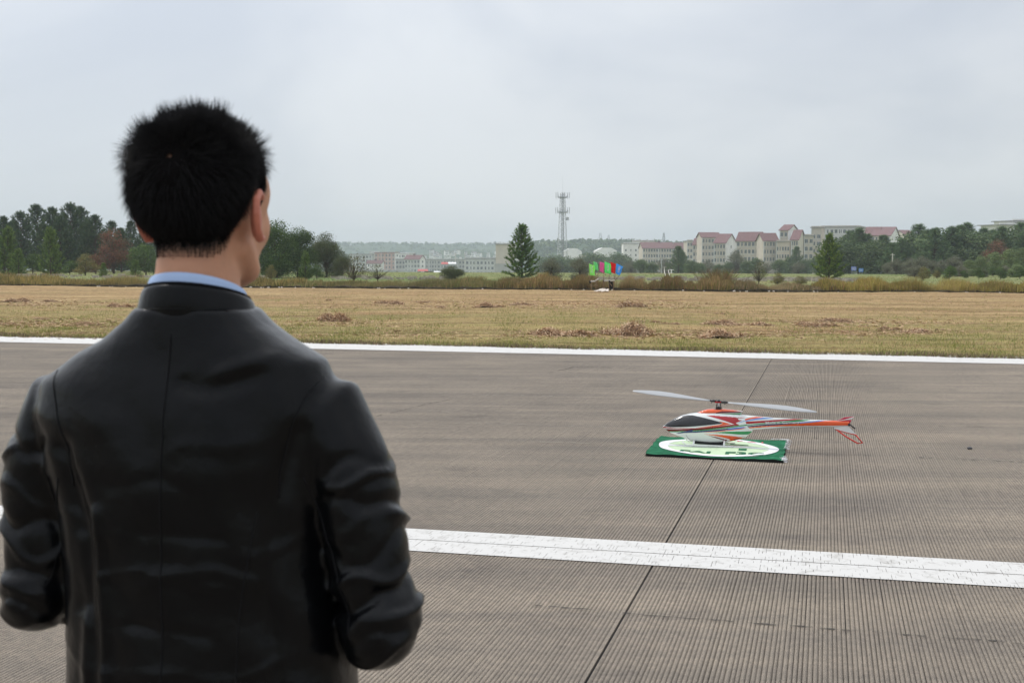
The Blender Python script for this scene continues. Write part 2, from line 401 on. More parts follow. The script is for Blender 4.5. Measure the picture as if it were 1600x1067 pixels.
a = (np.arange(nu)[:, None]*(nv+1)+np.arange(nv)).ravel()
o = obj('mown_field', mesh_np('mown_field', V, np.stack([a, a+nv+1, a+nv+2, a+1], 1), [field_mat()], smooth=True))
tag(o, 'mown straw coloured grass field between runway and ditch', None, None, 'structure')

def blades(name, P, h, w, lean, tint, mats, seg=1, seed=0):
    """P (n,3) roots; h heights; w widths; lean (n,2) tip offset; tint (n,3). One or two triangles each."""
    n = len(P); r = np.random.default_rng(seed); ang = r.uniform(0, math.pi, n)
    d = np.stack([np.cos(ang), np.sin(ang)*0.5, np.zeros(n)], 1)*w[:, None]/2
    tip = P+np.concatenate([lean, h[:, None]], 1)
    if seg == 1:
        V = np.stack([P-d, P+d, tip], 1).reshape(-1, 3); F = np.arange(3*n).reshape(-1, 3); T = np.repeat(tint, 3, 0)
    else:
        mid = P+np.concatenate([lean*0.35, h[:, None]*0.6], 1)
        V = np.stack([P-d, P+d, mid+d*0.8, mid-d*0.8, tip], 1).reshape(-1, 3); k = np.arange(n)[:, None]*5
        F = np.concatenate([k+[0, 1, 2], k+[0, 2, 3], k+[3, 2, 4]], 1).reshape(-1, 3); T = np.repeat(tint, 5, 0)
    return mesh_np(name, V, F, mats, tint=T)
M_blade = mat('grass_blade', (0.5, 0.5, 0.5), 0.85, 0.15, tint=True, transl=0.3)
def pal(n, cols, jit=0.25, r=rng):
    c = np.array(cols)[r.integers(0, len(cols), n)]; return c*(1+r.uniform(-jit, jit, (n, 1)))
# short stubble and fresh tufts over the nearest strip of the field
n = 230000
u = rng.uniform(-26, 15, n)+U0; v = VEND+0.02+rng.exponential(1.0, n)*np.where(rng.random(n) < .4, 5, 16)
cl = np.sin(u*1.3+np.sin(v*2.1)*2)*np.sin(v*1.7+u*.35)+0.5*np.sin(u*3.7+v)
grn = cl+rng.normal(0, 0.7, n)+np.where(v < VEND+0.9, 0.6, 0) > 0.70
P = np.outer(u, E1)+np.outer(v, E2); P[:, 2] = -0.02
P[:, 2] += 0.05*np.sin(P[:, 0]*0.31+1)*np.sin(P[:, 1]*0.23)*np.clip((v-VEND)/4, 0, 1)
h = np.where(grn, rng.uniform(0.04, 0.12, n), rng.uniform(0.02, 0.07, n))
v = np.minimum(v, VEND+42)
T = np.where(grn[:, None], pal(n, [(0.24, 0.26, 0.07), (0.32, 0.31, 0.10), (0.17, 0.20, 0.06)]), pal(n, [(0.50, 0.40, 0.22), (0.40, 0.29, 0.15), (0.27, 0.17, 0.09), (0.46, 0.33, 0.20)], .35))
o = obj('short_grass', blades('short_grass', P, h, np.full(n, 0.012), rng.normal(0, 0.04, (n, 2)), T, [M_blade]))
tag(o, 'short mown stubble with green tufts beside the runway edge', 'grass', None, 'stuff')
# dry turf lip hanging over the pavement edge
n = 26000
u = rng.uniform(-30, 15, n)+U0; v = VEND+rng.uniform(-0.05, 0.28, n)+0.05*np.sin(u*5)+0.05*np.sin(u*1.7)
P = np.outer(u, E1)+np.outer(v, E2); P[:, 2] = -0.01
T = pal(n, [(0.17, 0.12, 0.08), (0.26, 0.19, 0.12), (0.12, 0.10, 0.06), (0.22, 0.23, 0.08)], 0.35)
o = obj('turf_edge', blades('turf_edge', P, rng.uniform(0.02, 0.10, n)*(0.7+0.5*np.sin(u*0.9)**2), np.full(n, 0.02), rng.normal(0, 0.05, (n, 2)), T, [M_blade]))
tag(o, 'dead brown turf fringe overhanging the pavement edge', 'turf edge', None, 'stuff')

# hay heaps raked up on the field -------------------------------------------------
M_hay = mat('dry_hay', (0.5, 0.5, 0.5), 0.9, 0.1, tint=True)
M_haycore = mat('hay_core', (0.24, 0.155, 0.095), 0.95, 0.1, var=0.4, scale=12, bump=0.8, bscale=25)
def hay(seed, ecc=1.0):
    r = np.random.default_rng(seed); n = 1500
    lumps = [(r.uniform(-.6, .6), r.uniform(-.25, .25), r.uniform(.25, .5), r.uniform(.12, .3)) for _ in range(6)]
    def H(x, y):
        z = 0*x
        for cx, cy, s, hh in lumps: z = np.maximum(z, hh*np.exp(-((x-cx)**2+(y-cy)**2*2)/(s*s)*1.4))
        return z
    x = r.uniform(-1.15, 1.15, n); y = r.uniform(-.5, .5, n); z = H(x, y)
    k = z > 0.03+0.03*r.random(n); x, y, z = x[k], y[k], z[k]; n = len(x)
    a = r.uniform(0, 6.28, n); l = r.uniform(.05, .16, n); el = r.normal(.25, .5, n)
    d = np.stack([np.cos(a)*np.cos(el), np.sin(a)*np.cos(el), np.sin(el)], 1)*l[:, None]
    s = np.stack([-np.sin(a), np.cos(a), r.normal(0, 1, n)], 1); s *= 0.008/np.linalg.norm(s, axis=1)[:, None]
    P = np.stack([x, y, z], 1)
    V = np.stack([P-d-s, P-d+s, P+d+s, P+d-s], 1).reshape(-1, 3); F = np.arange(4*n).reshape(-1, 4)
    T = np.repeat(pal(n, [(0.58, 0.41, 0.27), (0.46, 0.30, 0.19), (0.30, 0.19, 0.12), (0.66, 0.50, 0.33)], 0.3, r), 4, 0)
    g = 26; gx, gy = np.meshgrid(np.linspace(-1.1, 1.1, g), np.linspace(-.5, .5, 14), indexing='ij')
    gz = H(gx, gy)-0.03+r.normal(0, .01, gx.shape)
    q = (np.arange(g-1)[:, None]*14+np.arange(13)).ravel()
    core = mesh_np('core', np.stack([gx, gy, gz], -1).reshape(-1, 3), np.stack([q, q+14, q+15, q+1], 1), [M_haycore])
    return mesh_np('straw', V, F, [M_hay], tint=T), core
hays = [hay(s) for s in (21, 22, 23, 24, 25)]
HP = [ # px x, px y, width m, height scale, label
 (26, 470, 1.1, 1.0, 'small brown hay heap near the left edge of the photo'),
 (78, 470, 0.9, 0.6, 'flat brown hay heap left of the man, below the small bright pine'),
 (66, 498, 0.8, 0.5, 'low scatter of hay at far left, close to the runway stripe'),
 (14, 507, 0.9, 0.5, 'leftmost hay scatter beside the runway edge'),
 (146, 507, 0.9, 0.7, 'hay clump just above the man\'s left shoulder'),
 (190, 480, 1.2, 1.0, 'pair of joined brown hay mounds left of the man\'s collar'),
 (513, 472, 0.75, 1.3, 'dark compact hay heap standing right of the man\'s neck'),
 (517, 501, 1.5, 1.2, 'large pale hay heap right of the man above his shoulder'),
 (607, 475, 1.6, 0.8, 'long low hay heap between the dark heap and the lone pine'),
 (655, 473, 0.9, 0.7, 'small hay heap below the riderless cow in the distance'),
 (679, 480, 1.1, 0.6, 'flat hay patch just nearer than the heap below the cow'),
 (757, 480, 1.6, 0.9, 'two lobed brown hay heap left of the lone pine'),
 (818, 475, 1.0, 0.6, 'small hay heap directly below the lone pine'),
 (902, 482, 0.9, 0.4, 'tiny flat hay patch left below the flags'),
 (998, 479, 1.5, 0.9, 'peaked hay heap right below the flags'),
 (886, 524, 1.7, 0.8, 'long rusty hay heap near the runway below the tower'),
 (990, 523, 1.8, 1.2, 'largest hay heap near the runway edge left of the rotor tip'),
 (1002, 505, 1.3, 0.6, 'hay ridge just beyond the largest heap'),
 (1045, 508, 1.0, 0.8, 'dark hay clump right of the ridge beyond the largest heap'),
 (1110, 508, 1.4, 0.8, 'hay heap above the rotor hub with a rusty tinge'),
 (1160, 509, 1.6, 0.6, 'long hay ridge right of the heap above the rotor hub'),
 (1118, 526, 1.7, 0.8, 'pale hay heap close to the stripe above the rotor hub'),
 (1128, 492, 0.6, 1.0, 'little dark hay clump standing alone on bare stubble'),
 (1280, 510, 1.4, 0.8, 'brown hay heap beyond the tail boom'),
 (1318, 502, 1.4, 0.6, 'flat dark hay heap below the right hand pine'),
 (1393, 515, 0.7, 1.1, 'small dark hay clump at the right of the field'),
 (1440, 519, 1.3, 0.6, 'low hay scatter at the far right of the field'),
]
for k, (x, y, w, hs, lab) in enumerate(HP):
    p = gp(x, y); t = empty('hay_heap', (p.x, p.y, -0.02), random.uniform(-.4, .4)-AZ+math.pi*(k % 2), lab, 'hay heap', 'raked hay heaps on the mown field')
    s = w/2.0
    for nm, me in zip(('straw', 'core'), hays[k % 5]):
        o = obj(nm, me, t); o.scale = (s*.92, s, s*hs*.9)
        if nm == 'straw': o['kind'] = 'stuff'
# loose straw between the heaps
n = 15000; r = rng
px_ = r.choice([h_[0] for h_ in HP], n)+r.normal(0, 55, n); py_ = r.choice([505, 522, 478, 474], n, p=[.35, .25, .2, .2])+r.normal(0, 3.6, n)
P = np.array([gp(float(a), float(b)) for a, b in zip(px_, py_)]); P[:, 2] = 0.0
a = r.uniform(0, 6.28, n); l = r.uniform(.02, .07, n)
d = np.stack([np.cos(a), np.sin(a), r.uniform(.05, .4, n)], 1)*l[:, None]; s = np.stack([-np.sin(a), np.cos(a), r.normal(0, .8, n)], 1)*0.006
V = np.stack([P-d*[1, 1, 0]-s, P-d*[1, 1, 0]+s, P+d+s, P+d-s], 1).reshape(-1, 3)
o = obj('loose_straw', mesh_np('loose_straw', V, np.arange(4*n).reshape(-1, 4), [M_hay], tint=np.repeat(pal(n, [(0.56, 0.40, 0.25), (0.46, 0.31, 0.2), (0.33, .21, .13)], .3), 4, 0)))
tag(o, 'loose brown straw strewn between the heaps on the field', 'straw', None, 'stuff')

# earth bank of the ditch; the ditch shade is put into its dark soil colour
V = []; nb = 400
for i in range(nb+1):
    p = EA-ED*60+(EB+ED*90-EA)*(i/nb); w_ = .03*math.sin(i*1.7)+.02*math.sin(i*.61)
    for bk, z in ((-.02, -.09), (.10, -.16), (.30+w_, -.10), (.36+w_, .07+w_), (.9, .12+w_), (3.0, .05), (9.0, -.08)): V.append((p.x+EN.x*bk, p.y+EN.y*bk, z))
o = obj('ditch_bank', mesh_np('ditch_bank', V, [(i*7+j, (i+1)*7+j, (i+1)*7+j+1, i*7+j+1) for i in range(nb) for j in range(6)], [mat('shade_dark_soil', (.055, .044, .03), .95, .1, var=.5, scale=3, bump=.8, bscale=10)]))
tag(o, 'earth bank coloured dark for ditch shade along the far side of the mown field', None, None, 'structure')
# tall dry grass beyond the ditch -------------------------------------------------
def edge_pt(x, back):                                # a point on the ditch line seen at photo column x, pushed back
    p = gp(float(x), float(edge_y(x))); return np.array([p.x, p.y, -0.1])+np.array([EN.x, EN.y, 0])*back
def band(name, label, x0, x1, n, hf, back, cols, seed, w=0.035):
    r = np.random.default_rng(seed); X = r.uniform(x0, x1, n); B = back[0]+(back[1]-back[0])*r.random(n)**1.0
    P0_ = gp(x0, edge_y(x0)); 
    base = np.array([gp(float(a), float(edge_y(a))) for a in np.linspace(x0, x1, 200)])
    t = (X-x0)/(x1-x0)*199; i = np.clip(t.astype(int), 0, 198); f = (t-i)[:, None]
    P = base[i]*(1-f)+base[i+1]*f+np.outer(B, [EN.x, EN.y, 0]); P[:, 2] = np.where(B < 1, .04, -.04)
    h = hf(X)*r.uniform(0.45, 1.1, n)*(0.8+0.25*np.sin(X*0.09+seed)+0.15*np.sin(X*0.31))*(0.62+0.38*np.clip(B/1.5, 0, 1))
    T = pal(n, cols, 0.3, r)
    z = np.sin(X*0.045+seed)*0.5+0.5; T = T*(0.85+0.3*z[:, None])
    me = blades(name, P, h, np.full(n, w)*r.uniform(.5, 1.4, n), np.stack([r.normal(0.05, 0.16, n)*h, r.normal(0, .1, n)], 1), T, [M_blade], 2, seed)
    o = obj(name, me); tag(o, label, 'tall grass', None, 'stuff'); return o
I = lambda xs, hs: (lambda X: np.interp(X, xs, hs))
band('tall_grass', 'tall golden dry grass beyond the ditch left of the man', -80, 440, 26000, I([0, 60, 100, 150, 240, 440], [.72, .62, .35, .70, .72, .55]), (0.36, 5), [(0.33, 0.24, 0.08), (0.26, 0.22, 0.08), (0.38, 0.29, 0.12), (0.16, 0.15, 0.05)], 31)
band('tall_grass', 'low mixed green and straw grass between man and lone pine', 400, 800, 26000, I([400, 560, 620, 690, 800], [.35, .42, .55, .65, .6]), (0.4, 9), [(0.20, 0.19, 0.07), (0.27, 0.21, 0.09), (0.14, 0.16, 0.05), (0.30, 0.23, 0.11)], 32)
band('tall_grass', 'thick russet and olive grass hedge round the flags', 780, 1150, 34000, I([780, 830, 1000, 1150], [.78, .82, .80, .72]), (0.36, 6), [(0.29, 0.19, 0.08), (0.20, 0.16, 0.06), (0.35, 0.25, 0.12), (0.17, 0.16, 0.05), (0.24, 0.15, 0.08)], 33)
band('tall_grass', 'uneven straw grass and weeds left of the right hand pine', 1130, 1310, 14000, I([1130, 1180, 1250, 1310], [.7, .5, .42, .5]), (0.36, 8), [(0.30, 0.20, 0.10), (0.16, 0.15, 0.06), (0.34, 0.26, 0.15)], 34)
band('tall_grass', 'bright yellow green grass hedge at the right', 1285, 1700, 30000, I([1285, 1340, 1500, 1560, 1700], [.6, .78, .78, .62, .6]), (0.36, 6), [(0.36, 0.29, 0.07), (0.28, 0.25, 0.06), (0.42, 0.34, 0.12), (0.20, 0.17, 0.05), (0.36, 0.23, 0.10)], 35)
# thin far meadow grass behind the hedge gives the bank a ragged top
n = 26000; r = np.random.default_rng(40)
D_ = r.uniform(90, 172, n); Xp = r.uniform(-100, 1700, n); P = np.stack([(Xp-800)/FPX*D_, D_, np.full(n, -0.08)], 1)
T = pal(n, [(0.11, 0.15, 0.045), (0.15, 0.15, 0.06), (0.09, 0.13, 0.04)], .25, r)
o = obj('meadow_grass', blades('meadow_grass', P, r.uniform(.03, .10, n), np.full(n, .09), r.normal(0, .1, (n, 2)), T, [M_blade])); tag(o, 'green meadow grass on the flat land behind the ditch', 'grass', None, 'stuff')
# pale earth and rubble strip behind the hedge
M_rub = mat('pale_rubble', (0.42, 0.37, 0.31), 0.95, 0.1, var=0.3, scale=3, bump=.6, bscale=8)
b = MB(); r = random.Random(5)
for k in range(420):
    X_ = r.choice([r.uniform(520, 700), r.uniform(930, 1130), r.uniform(1140, 1350), r.uniform(1140, 1350), r.uniform(0, 420)]); D = r.uniform(104, 122)
    s = r.uniform(.08, .26); b.box(((X_-800)/FPX*D, D, -0.06+s*.5), (s*r.uniform(1.5, 4), s, s*r.uniform(.6, 1.1)), 0, None)
o = b.build('rubble_strip', M_rub); tag(o, 'strip of pale rubble and earth showing beyond the tall grass', 'rubble', None, 'stuff')
# stones along the ditch edge at the left
M_stone = mat('pale_stone', (0.45, 0.40, 0.36), 0.9, 0.2, var=.25, scale=4, bump=.5, bscale=15)
b = MB()
for k in range(60):
    X_ = random.choice([random.uniform(-20, 250), random.uniform(380, 800), random.uniform(800, 1600)]); p = edge_pt(X_, random.uniform(-.25, .05)); s = random.uniform(.03, .08)
    M = Matrix.Translation(p+np.array([0, 0, .1])) @ Euler((random.random(), random.random(), random.random()*3)).to_matrix().to_4x4()
    b.box((0, 0, 0), (s*1.6, s*1.2, s), 0, M)
o = b.build('edge_stones', M_stone); tag(o, 'little pale clods along the ditch edge of the field', 'stones', None, 'stuff')

# ================================================================== VEGETATION
M_bark = mat('bark', (0.09, 0.065, 0.05), 0.95, 0.1, var=.35, scale=9, bump=.8, bscale=20)
def leafmat(name, transl=.25): return mat(name, (1, 1, 1), 0.75, 0.2, tint=True, transl=transl)
M_needle = leafmat('pine_needles', .15); M_leaf = leafmat('leaves')
def tree_meshes(crownV, crownF, T, tr, nm='crown'):
    return mesh_np('crown', crownV, crownF, [M_leaf], tint=T), tr
def brush(P, D, L, w, n, r, needle):
    """needle brushes: P (m,3) starts, D (m,3) unit directions, L lengths -> triangles radiating round each twig"""
    m = len(P); t = r.random((m, n, 1)); base = P[:, None]+D[:, None]*(L[:, None, None]*t)
    rd = r.normal(0, 1, (m, n, 3)); rd -= (rd*D[:, None]).sum(-1, keepdims=True)*D[:, None]; rd /= np.linalg.norm(rd, axis=-1, keepdims=True)
    out = D[:, None]*0.75+rd*0.75; out /= np.linalg.norm(out, axis=-1, keepdims=True)
    side = np.cross(out, rd+0.3*r.normal(0, 1, rd.shape)); side /= np.linalg.norm(side, axis=-1, keepdims=True)+1e-6
    tip = base+out*needle; V = np.stack([base-side*w, base+side*w, tip], 2).reshape(-1, 3)
    return V, np.arange(len(V)).reshape(-1, 3)
def pine(seed, H=5.0, wid=0.36, cols=((0.06, 0.10, 0.025), (0.035, 0.07, 0.02), (0.10, 0.14, 0.035)), open_=0.0, whorls=13, needle=.16, nn=26, low=0.06):
    r = np.random.default_rng(seed); P = []; D = []; L = []; tr = MB()
    tr.tube([(0, 0, -.2), (0, 0, H*.5), (0.03, 0, H*.97)], [.02*H, .012*H, .003*H], 7)
    for k in range(whorls):
        z = H*(low+(1-low)*(k/(whorls-1))**0.95)
        f = 1-(z/H); rad = H*wid*(f**0.8)*(1 if f < .85 else .8)+0.03*H
        nb = int(r.integers(5, 8))
        if z < H*.25: nb += 1
        for q in range(nb):
            a = 6.283*(q+r.random()*.7)/nb+k; ln = rad*r.uniform(.72, 1.12); up = r.uniform(.22, .5)+.55*(1-f)
            d = np.array([math.cos(a), math.sin(a), up]); s = max(2, int(ln/(.22*max(1, H/6)))); pts = [np.array([0, 0, z])]
            for i in range(1, s+1):
                dd = d.copy(); dd[2] = up*(0.4+1.5*i/s); dd /= np.linalg.norm(dd); pts.append(pts[-1]+dd*ln/s)
                if i/s > .3 or r.random() < .4:
                    for c in range(2 if i < s else 3):
                        sd = dd+r.normal(0, .55, 3); sd[2] = abs(sd[2])*.7+.45; sd /= np.linalg.norm(sd)
                        P.append(pts[-1]+r.normal(0, .03, 3)); D.append(sd); L.append(r.uniform(.16, .34)*(1.6 if i == s else .9)*max(1, H/7))
            tr.tube([tuple(pts[0]), tuple(pts[-1])], [.005*H, .0015*H], 4, caps=False)
    for c in range(5): P.append(np.array([0, 0, H*.93])+r.normal(0, .05, 3)); D.append(np.array([r.normal(0, .15), r.normal(0, .15), 1])); L.append(.07*H)
    P, D, L = map(np.array, (P, D, L)); D = D/np.linalg.norm(D, axis=1)[:, None]
    if open_: k = r.random(len(P)) > open_; P, D, L = P[k], D[k], L[k]
    sc = max(1, H/7)
    V, F = brush(P, D, L, .011*sc*(26/nn)**.5*1.35, nn, r, needle*sc)
    T = np.repeat(np.repeat(np.array(cols)[r.integers(0, len(cols), len(P))]*(1+r.uniform(-.25, .25, (len(P), 1))), nn, 0), 3, 0)
    rr = np.repeat(1+r.uniform(-.25, .3, (len(P)*nn, 1)), 3, 0)
    crown = mesh_np('crown', V, F, [M_needle], tint=T*rr)
    me = bpy.data.meshes.new('trunk'); me.from_pydata(tr.v, [], tr.f); me.materials.append(M_bark)
    return crown, me
def leafy(seed, H=6.0, W=5.0, n=7000, leaf=.16, cols=((0.06, 0.09, 0.025), (0.04, 0.07, 0.02), (0.09, 0.12, 0.035)), low=.12, lobes=14, fill=.35, dome=1.0, twigs=0, up=False):
    r = np.random.default_rng(seed); C = []; tr = MB(); 
    tr.tube([(0, 0, -.3), (.02*H, 0, H*.3), (0, .02*H, H*.62)], [.026*H, .018*H, .008*H], 7)
    for k in range(lobes):
        a = r.uniform(0, 6.28); z = H*(low+.14+(0.80-low-.14)*r.random()); env = math.sin(math.pi*min(1, max(.12, (z/H-low)/(1.08-low)))**.8)
        rr = W/2*env*r.uniform(.35, .72); c = np.array([rr*math.cos(a), rr*math.sin(a), z]); s = np.array([W*.2, W*.2, H*.13])*r.uniform(.7, 1.25)
        C.append((c, s)); tr.tube([(0, 0, z*.45), tuple(c*np.array([.5, .5, 1])*[1, 1, .8]), tuple(c)], [.009*H, .006*H, .002*H], 5, caps=False)
    C.append((np.array([0, 0, H*.86]), np.array([W*.2, W*.2, H*.13]))); C.append((np.array([0, 0, H*.55]), np.array([W*.3, W*.3, H*.3])))
    w = np.array([c[1].prod()**.67 for c in C]); idx = r.choice(len(C), n, p=w/w.sum())
    cc = np.array([c[0] for c in C])[idx]; ss = np.array([c[1] for c in C])[idx]
    d = r.normal(0, 1, (n, 3)); d /= np.linalg.norm(d, axis=1)[:, None]; rad = fill+(1-fill)*r.random(n)**.5; rad = rad*(1+.12*r.normal(0, 1, n))
    P = cc+d*ss*rad[:, None]; 
    # ragged clumps: pull leaves towards clump centres
    m = max(30, n//22); q = P[r.integers(0, n, m)]; j = r.integers(0, m, n); near_ = np.argmin(((P[:, None, :]-q[None, r.integers(0, m, 40), :])**2).sum(-1), 1) if False else None
    P = P+r.normal(0, .01*H, P.shape)
    nn_ = d+r.normal(0, .8, d.shape); nn_ /= np.linalg.norm(nn_, axis=1)[:, None]
    t1 = np.cross(nn_, r.normal(0, 1, nn_.shape)); t1 /= np.linalg.norm(t1, axis=1)[:, None]; t2 = np.cross(nn_, t1)
    l = leaf*r.uniform(.5, 1.25, (n, 1))
    V = np.stack([P-t1*l*.5, P+t2*l*.32, P+t1*l*.6, P-t2*l*.32], 1).reshape(-1, 3); F = np.arange(4*n).reshape(-1, 4)
    lobe_t = 1+r.uniform(-.22, .25, (len(C), 1)); T = np.array(cols)[r.integers(0, len(cols), n)]*lobe_t[idx]*(1+r.uniform(-.25, .25, (n, 1)))
    crown = mesh_np('crown', V, F, [M_leaf], tint=np.repeat(T, 4, 0))
    for k in range(twigs):
        a = r.uniform(0, 6.28); e = r.uniform(.6, 1.3); p = Vector((math.cos(a)*math.cos(e), math.sin(a)*math.cos(e), math.sin(e)))*H*r.uniform(.6, 1.02)
        tr.tube([(0, 0, H*.1), tuple(p*.5+Vector((0, 0, .1*H))), tuple(p)], [.006*H, .004*H, .0015*H], 4, caps=False)
    me = bpy.data.meshes.new('trunk'); me.from_pydata(tr.v, [], tr.f); me.materials.append(M_bark)
    return crown, me
def plant(name, ms, x, ybase, D, H, Hm, label, cat, group=None, zb=None, sx=1.0, zoff=0.0, rz=None, parts=('crown', 'trunk')):
    X_ = (x-800)/FPX*D; z = float(terrain(X_, D)) if zb is None else zb
    t = empty(name, (X_, D, z+zoff), random.uniform(0, 6.28) if rz is None else rz, label, cat, group); s = H/Hm
    for nm, me in zip(parts, ms):
        o = obj(nm, me, t); o.scale = (s*sx, s*sx, s)
    return t
def Htop(y, D, x=800, z=0.0):                     # height of something at distance D whose top shows at photo row y
    return at(x, y, D).z-z
# --- prototypes
pineA = pine(1, 5.0, wid=.40, nn=64, needle=.20, cols=((0.095, 0.18, 0.022), (0.055, 0.12, 0.016), (0.14, 0.23, 0.035)), whorls=14, low=.0, open_=.04); pineB = pine(2, 5.0, wid=.40, nn=64, needle=.20, cols=((0.13, 0.21, 0.025), (0.07, 0.13, 0.018), (0.20, 0.27, 0.04)), whorls=14, low=.0, open_=.04)
pineY = pine(3, 4.0, wid=.34, cols=((0.13, 0.20, 0.04), (0.09, 0.15, 0.03), (0.17, 0.24, 0.06)), whorls=12, nn=44, needle=.2, low=.0)
DK = ((0.06, 0.105, 0.045), (0.042, 0.08, 0.035), (0.09, 0.135, 0.05))
pineD = [pine(4+k, 8.0, wid=.46, cols=DK, whorls=17, nn=40, low=.03, needle=.26) for k in range(3)]
RD = ((0.20, 0.075, 0.045), (0.14, 0.06, 0.04), (0.09, 0.09, 0.04), (0.25, 0.10, 0.06))
redT = leafy(51, 6, 5.6, 9000, .14, RD, fill=.1, twigs=16, low=-.08, lobes=24)
dkB = [leafy(52+k, 6, 6.4, 22000, .17, ((0.06, 0.105, 0.028), (0.04, 0.075, 0.02), (0.10, 0.145, 0.038)), lobes=36, low=-.12) for k in range(2)]
opB = leafy(55, 6, 5.8, 21000, .14, ((0.07, 0.10, 0.04), (0.10, 0.125, 0.055), (0.12, 0.12, 0.06)), fill=.3, lobes=34, twigs=8, low=-.12)
FG = ((0.10, 0.15, 0.062), (0.075, 0.12, 0.052), (0.145, 0.19, 0.08))
farT = [leafy(60+k, 8, 7.5, 6500, .36, FG, lobes=24, low=-.1) for k in range(4)]
farP = [pine(70+k, 9.0, wid=.36, cols=((0.115, 0.18, 0.075), (0.08, 0.14, 0.062), (0.16, 0.23, 0.095)), whorls=15, nn=24, low=.10, needle=.32) for k in range(3)]
dryT = leafy(75, 6, 6, 6500, .2, ((0.16, 0.155, 0.115), (0.20, 0.19, 0.13), (0.14, 0.16, 0.09)), fill=.05, twigs=26, low=-.1, lobes=22)
bam = leafy(76, 7, 6.6, 9000, .30, ((0.17, 0.23, 0.08), (0.13, 0.19, 0.07), (0.22, 0.26, 0.11)), lobes=30, low=-.1)
bushG = [leafy(77+k, 3, 4.2, 3600, .15, ((0.07, 0.12, 0.03), (0.10, 0.15, 0.04), (0.05, 0.085, 0.025)), low=.0, lobes=12) for k in range(2)]
bushO = leafy(80, 3, 4.0, 3400, .14, ((0.17, 0.15, 0.05), (0.13, 0.14, 0.05), (0.22, 0.17, 0.06)), low=.0, lobes=12, twigs=14)
spr = leafy(81, 2.4, 2.6, 700, .10, ((0.14, 0.15, 0.06), (0.10, 0.12, 0.05), (0.2, 0.16, .08)), low=.1, lobes=8, fill=.05, twigs=34)

# --- the lone pines
plant('pine_tree', pineA, 815, 436, 118, Htop(357, 118, 815), 5.0, 'dark green lone pine at the centre, standing left of the flags', 'pine tree', sx=1.08)
plant('pine_tree', pineB, 1294, 438, 116, Htop(371, 116, 1294), 5.0, 'lone pine at the right in front of the beige blocks', 'pine tree', sx=1.12)
plant('pine_tree', pineY, 1134, 441, 88, 0.85, 4.0, 'little bushy pine sapling beside the brown reed clump', 'pine tree', sx=1.6)
# --- left wood
G1 = 'dark pines of the wood behind the man'
spots = [(-40, 336), (8, 345), (34, 338), (60, 328), (84, 332), (112, 326), (128, 331), (150, 343), (176, 352), (206, 352), (226, 362), (246, 375), (20, 352), (96, 345), (138, 350), (-15, 345), (190, 362)]
for k, (x, y) in enumerate(spots):
    D = 150+(k*7) % 22; plant('pine_tree', pineD[k % 3], x, 430, D, Htop(y, D, x)+.1, 8.0, 'tall dark pine crowded in the wood left of the man', 'pine tree', G1, sx=1.05)
plant('russet_tree', redT, 178, 432, 140, Htop(354, 140, 178), 6, 'rust red dead leaved tree in the left wood beside the man\'s head', 'tree', sx=1.0)
plant('russet_tree', redT, 150, 434, 136, 2.3, 6, 'small rust red shrub under the dark pines', 'tree', sx=1.1)
plant('pine_tree', pineY, 80, 436, 122, Htop(363, 122, 80), 4.0, 'bright green young pine with a narrow tip, second from the left edge', 'pine tree', sx=.95)
plant('pine_tree', pineY, 14, 436, 124, Htop(362, 124, 14), 4.0, 'bright green young pine at the left edge of the photo', 'pine tree', sx=1.05)
plant('pine_tree', pineY, 30, 437, 118, Htop(392, 118, 20), 4.0, 'smaller bright pine in front of the leftmost young pine', 'pine tree', sx=1.1)
plant('pine_tree', pineY, 162, 438, 112, Htop(412, 112, 162), 4.0, 'tiny bright pine seedling below the russet tree', 'pine tree', sx=1.2)
plant('pine_tree', pineY, 212, 438, 114, Htop(408, 114, 212), 4.0, 'low bright pine close to the man\'s neck', 'pine tree', sx=1.4)
plant('bush', bushG[0], 52, 437, 126, 2.2, 3, 'dark green bush between the two young pines at left', 'bush')
plant('bush', bushO, 134, 438, 122, 2.2, 3, 'olive yellow bush under the dark pines', 'bush')
plant('bush', bushG[1], 228, 438, 124, 3.2, 3, 'green bush touching the man\'s neck at the left', 'bush')
plant('bush', bushG[1], 110, 438, 128, 1.5, 3, 'low green bush right of the second young pine', 'bush', sx=1.3)
# --- broad trees right of the head
D = 112
plant('broadleaf_tree', dkB[0], 432, 437, D, Htop(341, D, 432), 6, 'dark green broadleaf tree beside the man\'s cheek', 'tree', sx=1.0)
plant('broadleaf_tree', dkB[1], 466, 437, D+3, Htop(350, D, 466), 6, 'dark round topped tree right of the tree by the cheek', 'tree', sx=.85)
plant('broadleaf_tree', opB, 510, 437, D+6, Htop(357, D, 510), 6, 'lighter open crowned tree at the right end of the clump', 'tree', sx=.9)
plant('broadleaf_tree', opB, 535, 437, D+2, Htop(392, D, 535), 6, 'low sparse tree hanging right of the open crowned tree', 'tree', sx=.9)
plant('pine_tree', pineY, 477, 438, 104, Htop(396, 104, 477), 4.0, 'slim bright sapling in front of the dark broadleaf trees', 'pine tree', sx=.9)
plant('bush', bushG[0], 495, 438, 104, Htop(412, 104, 495), 3, 'low green bush at the foot of the open crowned tree', 'bush')
plant('bush', bushO, 424, 438, 102, Htop(412, 102, 424), 3, 'yellow green bush right beside the man\'s jaw', 'bush', sx=.7)
